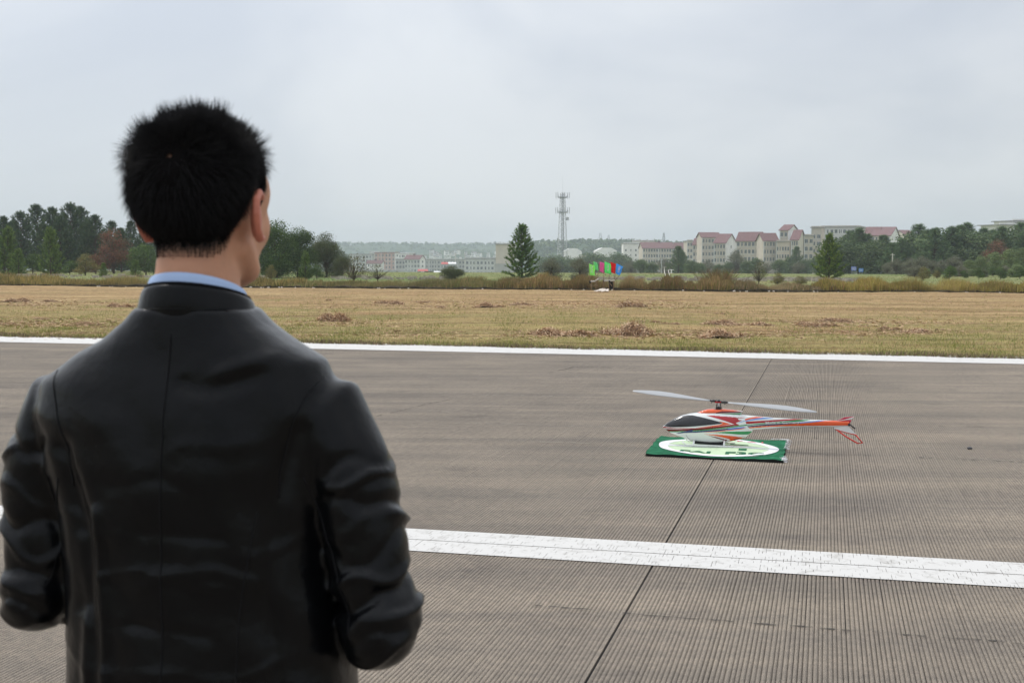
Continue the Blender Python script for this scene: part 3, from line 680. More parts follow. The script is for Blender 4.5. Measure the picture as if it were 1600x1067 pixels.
# --- sparse shrubs along the ditch
plant('shrub', spr, 553, 440, 90, 2.1, 2.4, 'thin twiggy shrub before the grey town blocks', 'shrub', sx=1.3)
plant('shrub', spr, 590, 440, 95, 1.4, 2.4, 'bare little shrub before the pink block', 'shrub', sx=1.4)
plant('shrub', opB, 706, 438, 98, Htop(413, 98, 706), 6, 'round sparse shrub left of the central lone pine', 'shrub', sx=2.0)
plant('shrub', dryT, 862, 438, 105, Htop(400, 105, 862), 6, 'dry grey green shrub right of the central lone pine', 'shrub', sx=1.1)
plant('shrub', dryT, 905, 438, 102, Htop(399, 102, 905), 6, 'spreading dry shrub immediately left of the flags', 'shrub', sx=1.1)
plant('shrub', spr, 1185, 440, 90, Htop(404, 90, 1185), 2.4, 'straggly yellow shrub midway between reed clump and right pine', 'shrub', sx=.9)
plant('shrub', bushO, 1214, 442, 88, Htop(424, 88, 1214), 3, 'olive brown bush left of the right hand pine', 'shrub', sx=1.0)
plant('shrub', bushO, 1248, 442, 88, Htop(429, 88, 1248), 3, 'low olive bush touching the right hand pine', 'shrub', sx=1.4)
# reed clump
def reeds(seed, n, H, spread, cols):
    r = np.random.default_rng(seed); P = np.stack([r.normal(0, spread*.3, n), r.normal(0, spread*.3, n), np.full(n, -.1)], 1)
    h = H*r.uniform(.45, 1.05, n); lean = P[:, :2]*1.1+r.normal(0, .14, (n, 2))
    return blades('stems', P, h, np.full(n, .03), lean, pal(n, cols, .3, r), [M_blade], 2, seed)
p = edge_pt(1127, 6.0); o = obj('reed_clump', reeds(3, 900, 1.45, 1.1, [(0.22, 0.16, 0.07), (0.30, 0.21, 0.10), (0.13, 0.12, 0.04), (0.17, 0.10, 0.05)]), None, tuple(p)); tag(o, 'tall brown reed clump standing out of the grass hedge', 'reeds')
# --- trees before the town on the right
G2 = 'trees in front of the beige apartment blocks'
rr = random.Random(9)
lst = [(985, 405), (1000, 404), (1018, 408), (1036, 402), (1078, 406), (1092, 410), (1105, 404), (1122, 412), (1136, 408), (1150, 405), (1166, 406), (1180, 402), (1196, 410), (1216, 404), (1232, 400), (1246, 408), (1258, 404), (1275, 400)]
for k, (x, y) in enumerate(lst):
    D = 300+rr.uniform(-30, 40); z = float(terrain((x-800)/FPX*D, D)); plant('broadleaf_tree', farT[k % 4] if k % 3 else dryT, x, 425, D, Htop(y, D, x)-z, 8 if k % 3 else 6, 'hazy grey green tree in the belt before the apartment blocks', 'tree', G2, sx=1.15)
D = 285; z = float(terrain(40, D))
plant('pine_tree', farP[0], 1059, 425, D, Htop(388, D, 1059)-z, 9.0, 'tall dark conifer before the long red roofed block', 'pine tree', sx=1.35)
plant('pine_tree', farP[1], 1066, 425, D+6, Htop(396, D, 1066)-z, 9.0, 'shorter conifer leaning on the tall dark conifer', 'pine tree', sx=1.35)
plant('broadleaf_tree', dryT, 1150, 425, 310, Htop(384, 310, 1150)-z, 6, 'bare branched tree before the dark gable wall', 'tree', sx=.8)
plant('pine_tree', farP[2], 1243, 425, 320, Htop(387, 320, 1243)-z, 9.0, 'rounded pine rising before the beige blocks left of the right pine', 'pine tree', sx=1.2)
# left of the flags behind
G3 = 'dark trees in front of the white sheds'
for k, (x, y) in enumerate([(855, 402), (868, 398), (884, 400), (900, 402), (915, 401), (927, 393), (934, 398), (947, 402), (962, 393), (968, 398), (976, 404), (842, 412)]):
    D = 420+k*6; z = float(terrain((x-800)/FPX*D, D)); plant('broadleaf_tree', farT[k % 4], x, 425, D, Htop(y, D, x)-z, 8, 'dark hazy tree in the belt below the white sheds', 'tree', G3, sx=1.35)
# --- right hand wood
ORD = 'first second third fourth fifth sixth seventh'.split()
G4 = 'pines of the wood at the right'
lst = [(1312, 372), (1326, 368), (1340, 364), (1352, 372), (1366, 376), (1378, 374), (1392, 385), (1406, 380), (1418, 366), (1432, 358), (1446, 366), (1458, 364), (1470, 357), (1484, 362), (1497, 360), (1508, 356), (1520, 362), (1534, 364), (1548, 366), (1562, 362), (1578, 355), (1592, 356), (1606, 360), (1625, 362)]
for k, (x, y) in enumerate(lst):
    D = 205+rr.uniform(-8, 25); z = float(terrain((x-800)/FPX*D, D))
    lab, g = ('blue green pine massed in the wood at the right', G4)
    plant('pine_tree' if k % 4 else 'broadleaf_tree', farP[k % 3] if k % 4 else farT[k % 4], x, 430, D, Htop(y, D, x)-z+.2, 9.0 if k % 4 else 8, lab if k % 4 else 'blue green broadleaf tree, '+ORD[k//4]+' from the left among the pines of the right wood', 'pine tree' if k % 4 else 'tree', g if k % 4 else 'broadleaf trees of the wood at the right', sx=1.55)
plant('broadleaf_tree', redT, 1557, 430, 190, Htop(370, 190, 1557), 6, 'brownish tree in the right wood below the white villa', 'tree', sx=1.1)
G5 = 'pale dry trees before the right wood'
for k, (x, y) in enumerate([(1385, 408), (1400, 402), (1420, 400), (1438, 398), (1456, 405), (1470, 404), (1490, 397)]):
    D = 175+rr.uniform(-6, 8); plant('broadleaf_tree', dryT, x, 430, D, Htop(y, D, x), 6, ORD[k]+' pale grey dry tree from the left in the thicket before the right wood', 'tree', G5, sx=1.2)
G6 = 'light green bamboo thickets at the right'
for k, (x, y) in enumerate([(1512, 404), (1530, 398), (1552, 392), (1576, 386), (1600, 384)]):
    D = 165+rr.uniform(-6, 8); plant('bamboo_thicket', bam, x, 430, D, Htop(y, D, x), 7, 'feathery light green bamboo thicket, '+ORD[k]+' from the left at the right edge', 'bamboo', G6, sx=1.0)
for k, (x, y, lab) in enumerate([(1441, 418, 'yellow green round bush left end of the row along the right hedge'), (1482, 417, 'bright green bush with yellow flowers behind the hedge'), (1528, 420, 'round deep green bush right of the flowering bush'), (1562, 419, 'dark round bush second from the right edge'), (1592, 418, 'dark green bush cut by the right edge of the photo'), (1505, 424, 'small dark bush between flowering and deep green bush'), (1462, 424, 'small olive bush behind the yellow hedge')]):
    D = 112+k*3; plant('bush', bushO if k in (0, 6) else bushG[k % 2], x, 440, D, Htop(y, D, x)+.2, 3, lab, 'bush', sx=.85)
G7 = 'shrubs filling the foot of the right wood'
for k, x in enumerate([1428, 1446, 1464, 1484, 1500, 1516, 1534, 1550, 1568, 1586, 1604]):
    D = 140+(k*5) % 14; plant('bush', (dryT, bam, opB, bushG[0])[k % 4], x, 430, D, Htop(411+(k*7) % 9, D, x), (6, 7, 6, 3)[k % 4], 'mixed shrub at the foot of the wood behind the yellow hedge', 'bush', G7, sx=(1.5, 1.5, 1.5, 1.0)[k % 4])
# scatter of vegetation over the valley bottom between meadow and town (reads as one mass)
b_v = []; b_t = []; r = np.random.default_rng(90)
def clumps(n, pos, size, cols, name, label, k=46, leafs=.5, seed=1):
    r = np.random.default_rng(seed); c = pos; s = size[:, None, None]
    d = r.normal(0, 1, (n, k, 3)); d /= np.linalg.norm(d, axis=-1, keepdims=True); d[..., 2] = np.abs(d[..., 2])*1.1-.1
    P = c[:, None]+d*s*(r.random((n, k, 1))**.4); t1 = r.normal(0, 1, (n, k, 3)); t1 /= np.linalg.norm(t1, axis=-1, keepdims=True); t2 = np.cross(t1, r.normal(0, 1, t1.shape)); t2 /= np.linalg.norm(t2, axis=-1, keepdims=True)
    l = s*leafs*r.uniform(.5, 1.2, (n, k, 1)); V = np.stack([P-t1*l*.5, P+t2*l*.4, P+t1*l*.5, P-t2*l*.4], 2).reshape(-1, 3)
    T = np.repeat((np.array(cols)[r.integers(0, len(cols), n)]*(1+r.uniform(-.3, .3, (n, 1)))), k*4, 0)
    o = obj(name, mesh_np(name, V, np.arange(len(V)).reshape(-1, 4), [M_leaf], tint=T)); tag(o, label, 'wood', None, 'stuff'); return o
# ================================================================== HILLS
M_hill = mat('wooded_hill', (0.05, 0.085, 0.045), 0.95, 0.05, scale=.02, c2=(0.085, 0.11, 0.06), bump=.9, bscale=.08, coord='Object')
def hill(label, xs_, ys_, D0, depth, seed, tree=0, ts=5):
    r = np.random.default_rng(seed); n, m = 160, 16; X_ = np.linspace(xs_[0], xs_[-1], n); top = np.interp(X_, xs_, ys_)
    V = []
    for i in range(n):
        zt = at(800, float(top[i]), D0).z + 1.1*math.sin(i*.9)+.8*math.sin(i*.37+2)
        for j in range(m):
            t = j/(m-1); D = D0-depth/2+depth*t; f = math.sin(math.pi*t)**.7
            V.append(((X_[i]-800)/FPX*D, D, -12+(zt+12)*f*1.0))
    a = (np.arange(n-1)[:, None]*m+np.arange(m-1)).ravel(); V = np.array(V)
    o = obj('hill', mesh_np('hill', V, np.stack([a, a+m, a+m+1, a+1], 1), [M_hill], smooth=True)); tag(o, label, None, None, 'structure')
    if tree:
        i = r.integers(0, n-1, tree); t = r.beta(2, 2, tree); X2 = X_[i]+r.uniform(0, 1, tree)*(X_[1]-X_[0]); D = D0-depth/2+depth*t
        zt = np.array([at(800, float(q), D0).z for q in np.interp(X2, xs_, ys_)]); z = -12+(zt+12)*np.sin(np.pi*t)**.7
        clumps(tree, np.stack([(X2-800)/FPX*D, D, z], 1), r.uniform(.6, 1.25, tree)*ts, FG, 'far_wood', 'far off wood covering the hill: '+label, 24, .7, seed)
hill('far blue grey ridge on the left horizon', [-300, 0, 300, 530, 600, 700, 780, 860, 1000, 1300, 1900], [386, 386, 384, 383, 382, 384, 382, 384, 386, 388, 390], 2500, 900, 1, 2600, 5)
hill('nearer wooded ridge behind the mast', [800, 830, 860, 900, 950, 1000, 1060, 1150, 1300, 1600, 1900], [402, 384, 382, 381, 380, 381, 384, 386, 386, 384, 384], 1350, 400, 2, 2600, 5.0)
hill('low wooded rise left of the town', [-300, 0, 200, 420, 540, 600], [400, 398, 400, 404, 412, 424], 1250, 300, 3, 500, 6)
# valley scrub
n = 620; Xp = r.uniform(520, 1700, n); D = r.uniform(520, 980, n); X_ = (Xp-800)/FPX*D
clumps(n, np.stack([X_, D, terrain(X_, D)+.5], 1), r.uniform(1.2, 3.0, n), FG+((0.10, 0.12, 0.06),), 'valley_scrub', 'distant scrub filling the valley floor before the town', 30, .6, 5)
# ================================================================== BUILDINGS
M_w = {k: mat('wall_'+k, c, .9, .15, var=.10, scale=.35, detail=6) for k, c in dict(beige=(.52, .46, .38), white=(.80, .79, .76), cream=(.60, .54, .44), grey=(.42, .42, .40), dark=(.16, .16, .16), pink=(.52, .32, .27), lgrey=(.56, .56, .54), tan=(.46, .41, .34)).items()}
M_red = mat('red_roof_tiles', (.17, .085, .085), .8, .2, var=.15, scale=1.2)
M_flat = mat('flat_roof', (.25, .25, .24), .9, .1, var=.2, scale=1)
M_glass = mat('window_glass', (.045, .065, .07), .12, .5)
M_frame = mat('window_frame', (.55, .54, .50), .6, .3)
def win_mesh():
    b = MB(); b.box((0, .02, 0), (1, .06, 1), 0)
    for z in (-.5, .5): b.box((0, -.04, z), (1.12, .12, .07), 1)
    for x in (-.53, 0, .53): b.box((x, -.035, 0), (.05, .1, .93), 1)
    me = bpy.data.meshes.new('window'); me.from_pydata(b.v, [], b.f); me.materials.append(M_glass); me.materials.append(M_frame); me.polygons.foreach_set('material_index', b.m); return me
WIN = win_mesh()
def building(label, x0, xs, x1, ytop, D, wall='beige', side='white', roof='gable', rise=3.2, wins=None, swins=None, ww=1.5, wh=1.75, psi=None, cat='building', ybase=None, over=.5, skip=(), depth=9.0, parapet=.5, name='apartment_building'):
    """front facade seen from x0 to xs, side facade from xs to x1 (photo columns); near corner at D metres"""
    ps = R(psi if psi is not None else (38 if x1 > xs+1 else 4))
    az = math.atan((xs-800)/FPX); ca = Vector(((xs-800)/FPX*D, D, 0))
    fr = Vector((-math.cos(ps-az), math.sin(ps-az), 0)); sd = Vector((math.sin(ps-az), math.cos(ps-az), 0))
    def solve(x, d):                       # length along d from the corner that reaches photo column x
        k = (x-800)/FPX; return (k*ca.y-ca.x)/(d.x-k*d.y)
    wf = abs(solve(x0, fr)); dd = abs(solve(x1, sd)) if x1 > xs+1 else depth
    dd = min(dd, 60)
    ztop = at(xs, ytop, D).z; zb = float(terrain(ca.x, D))-1.0; h = ztop-zb
    t = empty(name, (ca.x, ca.y, zb), math.atan2(-fr.y, -fr.x), label, cat)
    # local: x from -wf (left) to 0 (corner), y from 0 (front) to dd
    w = MB(); w.add([(-wf, 0, 0), (0, 0, 0), (0, dd, 0), (-wf, dd, 0), (-wf, 0, h), (0, 0, h), (0, dd, h), (-wf, dd, h)], [(0, 1, 5, 4), (2, 3, 7, 6), (4, 5, 6, 7)], 0)
    if roof == 'gable':
        w.add([(0, 0, 0), (0, dd, 0), (0, dd, h), (0, dd/2, h+rise), (0, 0, h)], [(0, 1, 2, 3, 4)], 1)
        w.add([(-wf, 0, 0), (-wf, dd, 0), (-wf, dd, h), (-wf, dd/2, h+rise), (-wf, 0, h)], [(4, 3, 2, 1, 0)], 1)
    else:
        w.add([(0, 0, 0), (0, dd, 0), (0, dd, h), (0, 0, h)], [(0, 1, 2, 3)], 1); w.add([(-wf, 0, 0), (-wf, dd, 0), (-wf, dd, h), (-wf, 0, h)], [(3, 2, 1, 0)], 1)
    w.build('wall', [M_w[wall], M_w[side]], t)
    # floor bands and pilasters break the facade up
    f = MB()
    nr = (wins or (0, 0))[1]
    if wins:
        for r_ in wins[2]: f.box((-wf/2, -.06, h-r_-wh/2-.45), (wf*.995, .16, .16))
        for k in range(int(wf//7)+1): f.box((-wf+.2+k*(wf-.4)/max(1, int(wf//7)), -.09, h/2), (.35, .24, h-.1))
        f.build('facade_trim', M_w['lgrey' if wall != 'white' else 'white'], t)
    if roof == 'gable':
        rf = MB(); o_ = over; s = rise/(dd/2)
        for sg in (0, 1):
            y0, y1 = (-o_, dd/2) if sg == 0 else (dd+o_, dd/2); z0 = h-o_*s
            V = [(-wf-o_, y0, z0), (o_, y0, z0), (o_, y1, h+rise), (-wf-o_, y1, h+rise)]
            rf.add(V+[(a, b_, c+.22) for a, b_, c in V], [(0, 1, 2, 3), (4, 5, 6, 7), (0, 1, 5, 4), (1, 2, 6, 5), (2, 3, 7, 6), (3, 0, 4, 7)])
        for k in range(2, int(wf/4), 3): rf.box((-k*4, dd/2, h+rise+.5), (1.2, 1.2, .9))
        rf.build('roof', M_red, t)
    elif roof == 'hip':
        rf = MB(); o_ = over; V = [(-wf-o_, -o_, h), (o_, -o_, h), (o_, dd+o_, h), (-wf-o_, dd+o_, h), (-wf+dd/2, dd/2, h+rise), (-min(dd/2, wf/2), dd/2, h+rise)]
        rf.add(V, [(0, 1, 5, 4), (1, 2, 5), (2, 3, 4, 5), (3, 0, 4), (0, 3, 2, 1)]); rf.build('roof', M_red, t)
    elif roof in ('flat', 'redflat'):
        rf = MB(); rf.box((-wf/2, dd/2, h+.15), (wf+2*over, dd+2*over, .3)); 
        rf.build('roof', M_red if roof == 'redflat' else M_flat, t)
        pr = MB(); pr.box((-wf/2, .12, h+.3+parapet/2), (wf, .24, parapet)); pr.box((-.12, dd/2, h+.3+parapet/2), (.24, dd-.5, parapet)); pr.build('parapet', M_w[side if roof == 'flat' else wall], t)
    k = 0
    def put(x, y, z, rz, sx, sz):
        o = obj('window', WIN, t); o.location = (x, y, z); o.rotation_euler = (0, 0, rz); o.scale = (sx, 1, sz)
    if wins:
        nc, nr, rows = wins
        for ri, r_ in enumerate(rows):
            for c in range(nc):
                if (ri, c) in skip: continue
                jit = 1 if nc < 4 else (1.0 if (c*7+3) % 5 else .6)
                put(-wf+(c+.5)*wf/nc, 0, h-r_, 0, min(ww, .60*wf/nc)*jit, wh)
    if swins:
        nc, rows = swins
        for r_ in rows:
            for c in range(nc): put(0, (c+.5)*dd/nc, h-r_, math.pi/2, 1.1, 1.4)
    return t
def rows(n, first=1.6, step=3.1): return [first+i*step for i in range(n)]
# right cluster (from left to right)
building('white apartment block with small dark windows at the left end of the right cluster', 973, 1004, 1004, 381, 770, 'white', 'white', 'flat', wins=(4, 4, rows(4, 4, 3)), ww=.9, wh=1.2, skip=((0, 3), (1, 3), (2, 3), (3, 3)))
building('white block with a thin red roof behind the white apartment block', 986, 1013, 1022, 383-6, 830, 'white', 'white', 'redflat', wins=None)
building('long low beige block with red hip roof and continuous windows', 1003, 1052, 1052, 388, 740, 'beige', 'beige', 'gable', 3.4, wins=(12, 3, rows(3, 1.3, 3.2)), ww=1.7, psi=4, depth=14)
building('second red roofed beige wing right of the long low block', 1050, 1072, 1078, 387.5, 735, 'beige', 'cream', 'gable', 3.0, wins=(6, 3, rows(3, 1.3, 3.2)), ww=1.7)
building('narrow beige stair tower with flat top right of the long low block', 1072, 1081, 1081, 377, 690, 'beige', 'beige', 'flat', wins=(2, 4, rows(4, 1.8, 3.4)), ww=1.2)
building('beige block with small red gable at the left of the gabled pair', 1081, 1094, 1101, 382, 640, 'beige', 'cream', 'gable', 3.0, wins=(3, 3, rows(3, 1.6, 3.4)), ww=1.4)
building('tall beige block with a red gable peak behind the gabled pair', 1095, 1124, 1124, 371, 630, 'tan', 'beige', 'gable', 2.4, wins=(6, 5, rows(5, 1.8, 3.3)), ww=1.4, psi=3, depth=10)
building('beige gabled block showing a white gable end with three windows', 1114, 1132, 1149, 379.5, 585, 'beige', 'white', 'gable', 4.2, wins=(4, 4, rows(4, 1.7, 3.2)), ww=1.8, swins=(1, rows(3, 1.8, 3.4)))
building('beige block with a long red roof and dark grey side wall', 1149, 1184, 1193, 376, 560, 'beige', 'dark', 'gable', 3.8, wins=(6, 4, rows(4, 1.6, 3.3)), ww=2.0)
building('beige block with red roof left of the tall white gabled tower', 1191, 1214, 1214, 376, 552, 'tan', 'beige', 'gable', 3.2, wins=(5, 4, rows(4, 1.6, 3.3)), ww=2.1, psi=3)
building('wide four storey block with arched facade below the gabled tower', 1211, 1232, 1246, 378, 545, 'beige', 'beige', 'flat', wins=(5, 3, rows(3, 3.0, 3.3)), ww=1.3, swins=(2, rows(3, 3.0, 3.3)))
building('tall tower house with red roof and white upper gable', 1216, 1229, 1245, 360, 548, 'tan', 'white', 'gable', 2.6, wins=(2, 3, rows(3, 1.8, 3.4)), ww=1.2)
building('beige block whose small red roof slopes up right of the tower house', 1234, 1245, 1256, 374.5, 535, 'beige', 'cream', 'gable', 4.2, wins=(3, 4, rows(4, 1.6, 3.3)), ww=1.1)
building('flat roofed beige bay between the tower house and the tall grey block', 1254, 1269, 1269, 369, 545, 'beige', 'beige', 'flat', wins=(2, 5, rows(5, 2.2, 3.3)), ww=1.9)
building('tall beige grey block with a small red lean-to roof', 1265, 1281, 1286, 356, 580, 'tan', 'beige', 'flat', wins=(2, 5, rows(5, 4.0, 3.3)), ww=1.4)
building('long pale upper block with flat roof right of the tall grey block', 1281, 1340, 1352, 355, 600, 'lgrey', 'tan', 'flat', wins=(9, 4, rows(4, 2.0, 3.5)), ww=1.6)
building('red roofed wing directly behind the white gable house', 1349, 1370, 1376, 368, 575, 'beige', 'cream', 'gable', 4.0, wins=(4, 3, rows(3, 1.4, 3.2)), ww=1.4)
building('white gable house with one dark window above the right wood', 1358, 1388, 1416, 368.5, 560, 'beige', 'white', 'gable', 4.6, wins=(5, 3, rows(3, 1.5, 3.2)), ww=1.4, swins=(1, [.2]))
building('small red roof peeping out right of the white gable house', 1410, 1424, 1424, 366, 640, 'cream', 'cream', 'gable', 2.0, wins=None)
building('white flat roofed villa on the rise at the right edge', 1558, 1640, 1640, 353.5, 420, 'white', 'white', 'flat', wins=(6, 1, rows(1, 2.6, 3)), ww=1.6, over=.9)
building('upper storey pavilion of the white villa at the right edge', 1578, 1640, 1640, 347, 428, 'white', 'white', 'flat', wins=(6, 1, rows(1, 1.3, 3)), ww=1.0, over=.7)
# sheds, blank tower block
def shed(label, x0, x1, ye, yr, D):
    a = (x0-800)/FPX*D; b_ = (x1-800)/FPX*D; zb = float(terrain(a, D))-.5; he = at(x0, ye, D).z-zb; hr = at(x0, yr, D).z-zb; w = b_-a
    t = empty('shed', (a, D, zb), 0, label, 'shed')
    s = MB(); F = [(0, 0, 0), (w, 0, 0), (w, 0, he), (w*.72, 0, hr*.995), (w*.3, 0, hr), (0, 0, he)]; n = len(F)
    s.add(F+[(x, 30, z) for x, y, z in F], [tuple(range(n)), tuple(range(n, 2*n))[::-1]]+[(i, (i+1) % n, (i+1) % n+n, i+n) for i in range(n)]); s.build('wall', M_w['white'], t)
    b2 = MB(); b2.box((w/2, -.1, he*.12), (w*.98, .2, he*.24)); b2.build('base_band', M_w['cream'], t)
    g = MB()
    for k in range(3): g.box((w*(.25+.25*k), -.06, he*.55), (1.6, .14, 1.4))
    return t
shed('white shed with curved roof behind the dark trees right of the mast', 881, 908, 392.5, 388, 900)
shed('white shed with stepped roof further right, above the flags', 931, 963, 391.5, 387, 880)
building('long low cream wall linking the two white sheds', 905, 936, 936, 399, 905, 'cream', 'cream', 'none', name='low_building')
t = building('blank cream tower block with grey lower storeys beside the lone pine', 774, 803, 812, 382, 620, 'cream', 'white', 'flat', wins=None, psi=10, swins=(1, rows(5, 2, 3.2)))
b = MB(); D = 619; a = at(774.3, 412, D-1.5); c_ = at(802.7, 427, D-1.5); b.box(((a.x+c_.x)/2, D-1.4, (a.z+float(terrain(0, D))-1)/2), (c_.x-a.x+1.0, .3, a.z-float(terrain(0, D))+1)); o = b.build('boundary_wall', M_w['grey']); tag(o, 'grey rendered wall in front of the blank cream tower block', 'wall')
# left town
building('grey white block at the left end of the town behind the shrub', 546, 581, 581, 398, 960, 'lgrey', 'grey', 'flat', wins=(7, 4, rows(4, 1.8, 2.9)), ww=2.2)
building('narrow white stair block left of the pink block', 577, 588, 588, 394.5, 985, 'white', 'white', 'flat', wins=None)
building('pink block with a red roof and white side wall', 585, 617, 624, 395, 930, 'pink', 'white', 'redflat', wins=(6, 5, rows(5, 2, 2.95)), ww=1.5, swins=(1, rows(5, 2, 2.95)), parapet=.2)
building('white block with long balconies right of the pink block', 620, 640, 649, 396.5, 980, 'white', 'white', 'flat', wins=(3, 4, rows(4, 2, 2.9)), ww=3.2, swins=(2, rows(4, 2, 2.9)))
building('small white house in front of the pink block', 573, 597, 600, 410.5, 860, 'white', 'white', 'gable', 1.4, wins=(4, 2, rows(2, 2, 3)), ww=1.3)
building('white house with red gable roof in the middle of the left town', 632, 656, 664, 404.5, 850, 'lgrey', 'white', 'gable', 2.4, wins=(5, 3, rows(3, 2, 3)), ww=1.7, swins=(1, rows(3, 2, 3)))
building('grey wing with flat roof left of the red gabled white house', 618, 633, 633, 406, 880, 'grey', 'grey', 'flat', wins=(3, 3, rows(3, 2, 3)), ww=1.4)
building('long grey terrace with small square windows in the left town', 660, 726, 728, 406, 900, 'grey', 'lgrey', 'flat', wins=(14, 3, rows(3, 2, 3)), ww=1.7)
building('grey block with wide shop windows left of the blank cream tower', 727, 772, 775, 405, 790, 'lgrey', 'grey', 'flat', wins=(8, 3, rows(3, 2.4, 3.3)), ww=2.6, parapet=.8)
building('low long grey sheds in front of the left town', 545, 640, 640, 422, 780, 'grey', 'grey', 'none', name='low_building')
def awning(label, x0, x1, y0, y1, D, m):
    a = at(x0, y1, D); b_ = at(x1, y1, D); h = at(x0, y0, D).z-a.z; w = b_.x-a.x
    t = empty('awning', (a.x, D, a.z), 0, label, 'awning'); s = MB(); s.add([(0, 0, 0), (w, 0, 0), (w*.95, 3, h), (w*.05, 3, h), (0, 0, .15), (w, 0, .15), (w*.95, 3, h+.15), (w*.05, 3, h+.15)], [(0, 1, 2, 3), (4, 5, 6, 7), (0, 1, 5, 4), (1, 2, 6, 5), (2, 3, 7, 6), (3, 0, 4, 7)]); s.build('canopy', m, t)
    p = MB(); zg = float(terrain(a.x, D))-a.z
    for x in (w*.1, w*.9): p.tube([(x, 1, zg), (x, 1, .3)], .12, 6)
    p.build('post', M_w['grey'], t)
M_awr = mat('red_awning', (.50, .10, .09), .7, .2); M_aww = mat('white_awning', (.8, .8, .8), .6, .2)
awning('red awning roof in the left town beside the cow', 652, 669, 421, 424, 770, M_awr)
awning('red awning above the shrub left of the central pine', 689, 700, 410, 413, 740, M_awr)
awning('white awning joined to the right of the red awning', 699, 713, 410, 412.5, 741, M_aww)
awning('pale low canopy right of the cow', 677, 690, 424, 427, 760, M_aww)
# tiny houses on the far hillside
def house_mesh():
    b = MB(); b.box((0, 0, 4), (8, 8, 10)); b.box((0, 0, 9.3), (9, 9, .6), 1); b.box((0, -4.05, 6.6), (5.5, .15, 1.2), 2); b.box((0, -4.05, 3.2), (5.5, .15, 1.2), 2)
    me = bpy.data.meshes.new('far_house'); me.from_pydata(b.v, [], b.f); [me.materials.append(q) for q in (M_w['white'], M_red, M_glass)]; me.polygons.foreach_set('material_index', b.m); return me
hm = house_mesh(); rr = random.Random(4)
for k in range(64):
    x = rr.choice([rr.gauss(688, 14), rr.gauss(742, 16), rr.gauss(728, 26), rr.uniform(655, 785)]); y = 402-abs(rr.gauss(0, 5)); D = 1750+rr.uniform(-60, 60)
    p = at(x, y, D); o = obj('far_house', hm, None, (p.x, p.y, p.z-5)); s = rr.uniform(.35, .75); o.scale = (s, s, s*rr.uniform(.7, 1.2)); o.rotation_euler = (0, 0, rr.uniform(-.6, .6))
    tag(o, 'tiny pale house in the hazy village on the far hillside', 'house', 'houses of the far hillside village')
hill('slope the far village stands on', [600, 650, 690, 745, 790, 830], [408, 401, 392, 391, 399, 408], 1850, 240, 7)

# ================================================================== MAST
M_steel = mat('galvanised_steel', (.5, .51, .52), .5, .5, metal=.5); M_steeld = mat('dark_steel', (.24, .25, .26), .5, .4, metal=.4)
def mast(x, ybot, ytop, D, w0, w1, label, full=True):
    p = at(x, ybot, D); zt = at(x, ytop, D).z; H = zt-p.z; t = empty('radio_mast' if full else 'pylon', (p.x, D, p.z), .5 if full else 0, label, 'radio mast' if full else 'pylon')
    wd = lambda z: w0+(w1-w0)*z/H
    C = [(-1, -1), (1, -1), (1, 1), (-1, 1)]
    for cx, cy in C:
        b = MB(); b.tube([(cx*wd(0)/2, cy*wd(0)/2, -6), (cx*wd(H)/2, cy*wd(H)/2, H)], [.19, .11] if full else [.5, .25], 6); b.build('mast_leg', M_steeld if cx*cy > 0 else M_steel, t)
    b = MB(); z = 0
    while z < H-.5:
        dz = min(max(1.8, wd(z)*.9), H-z)
        for k in range(4):
            a, c = C[k], C[(k+1) % 4]; q = lambda u, zz: (u[0]*wd(zz)/2, u[1]*wd(zz)/2, zz)
            b.tube([q(a, z), q(c, z+dz)], .05 if full else .2, 4, caps=False); b.tube([q(c, z), q(a, z+dz)], .07 if full else .2, 4, caps=False); b.tube([q(a, z), q(c, z)], .07, 4, caps=False)
        z += dz
    o = b.build('lattice', M_steel, t); 
    if full:
        for zz, rad in ((H-2.2, 3.1), (H-9.8, 3.2)):
            pf = MB(); n = 12
            pf.tube([(0, 0, zz-.3), (0, 0, zz+.1)], rad*.75, n)
            for k in range(n):
                a = 6.283*k/n; pf.tube([(rad*.8*math.cos(a), rad*.8*math.sin(a), zz), (rad*.8*math.cos(a), rad*.8*math.sin(a), zz+1.1)], .06, 4)
            pf.build('platform', M_steeld, t)
            for k in range(6):
                a = 6.283*(k+.25)/6; an = MB(); cx, cy = rad*1.05*math.cos(a), rad*1.05*math.sin(a)
                an.tube([(cx*.8, cy*.8, zz+.4), (cx*1.05, cy*1.05, zz+.4)], .08, 4); an.tube([(cx*1.05, cy*1.05, zz-.7), (cx*1.08, cy*1.08, zz+2.4)], .17, 6); an.build('antenna', M_steel, t)
        b = MB(); b.tube([(0, 0, H-1), (0, 0, H+9)], [.07, .03], 6); b.build('lightning_rod', M_steel, t)
        b = MB(); b.box((2.4, -1, H*.62), (1.0, 1.0, 1.6)); b.build('equipment_box', M_steel, t)
        b = MB(); b.tube([(.3, 0, 0), (.2, 0, H)], .18, 6); b.build('cable_run', M_steeld, t)
    return t
mast(878.5, 408, 301.5, 640, 4.1, 1.7, 'tall lattice radio mast with two antenna platforms rising above the trees')
mast(938, 384, 364, 1900, 9, 2, 'faint far pylon left of a thinner one above the wooded ridge', False)
mast(951, 384, 367, 1900, 7, 1.6, 'faint thinner pylon right of its twin above the wooded ridge', False)
mast(1037, 382, 364, 1300, 4, 1.2, 'small grey lattice pylon above the long red roofed block', False)
def pole(name, label, cat, x, y0, y1, D, r, m):
    a = at(x, y1, D); h = at(x, y0, D).z-a.z; b = MB(); b.tube([(0, 0, -1), (0, 0, h)], [r, r*.7], 8); b.tube([(-r*3, 0, h*.93), (r*3, 0, h*.93)], r*.4, 6); o = b.build(name, m, None, tuple(a)); tag(o, label, cat)
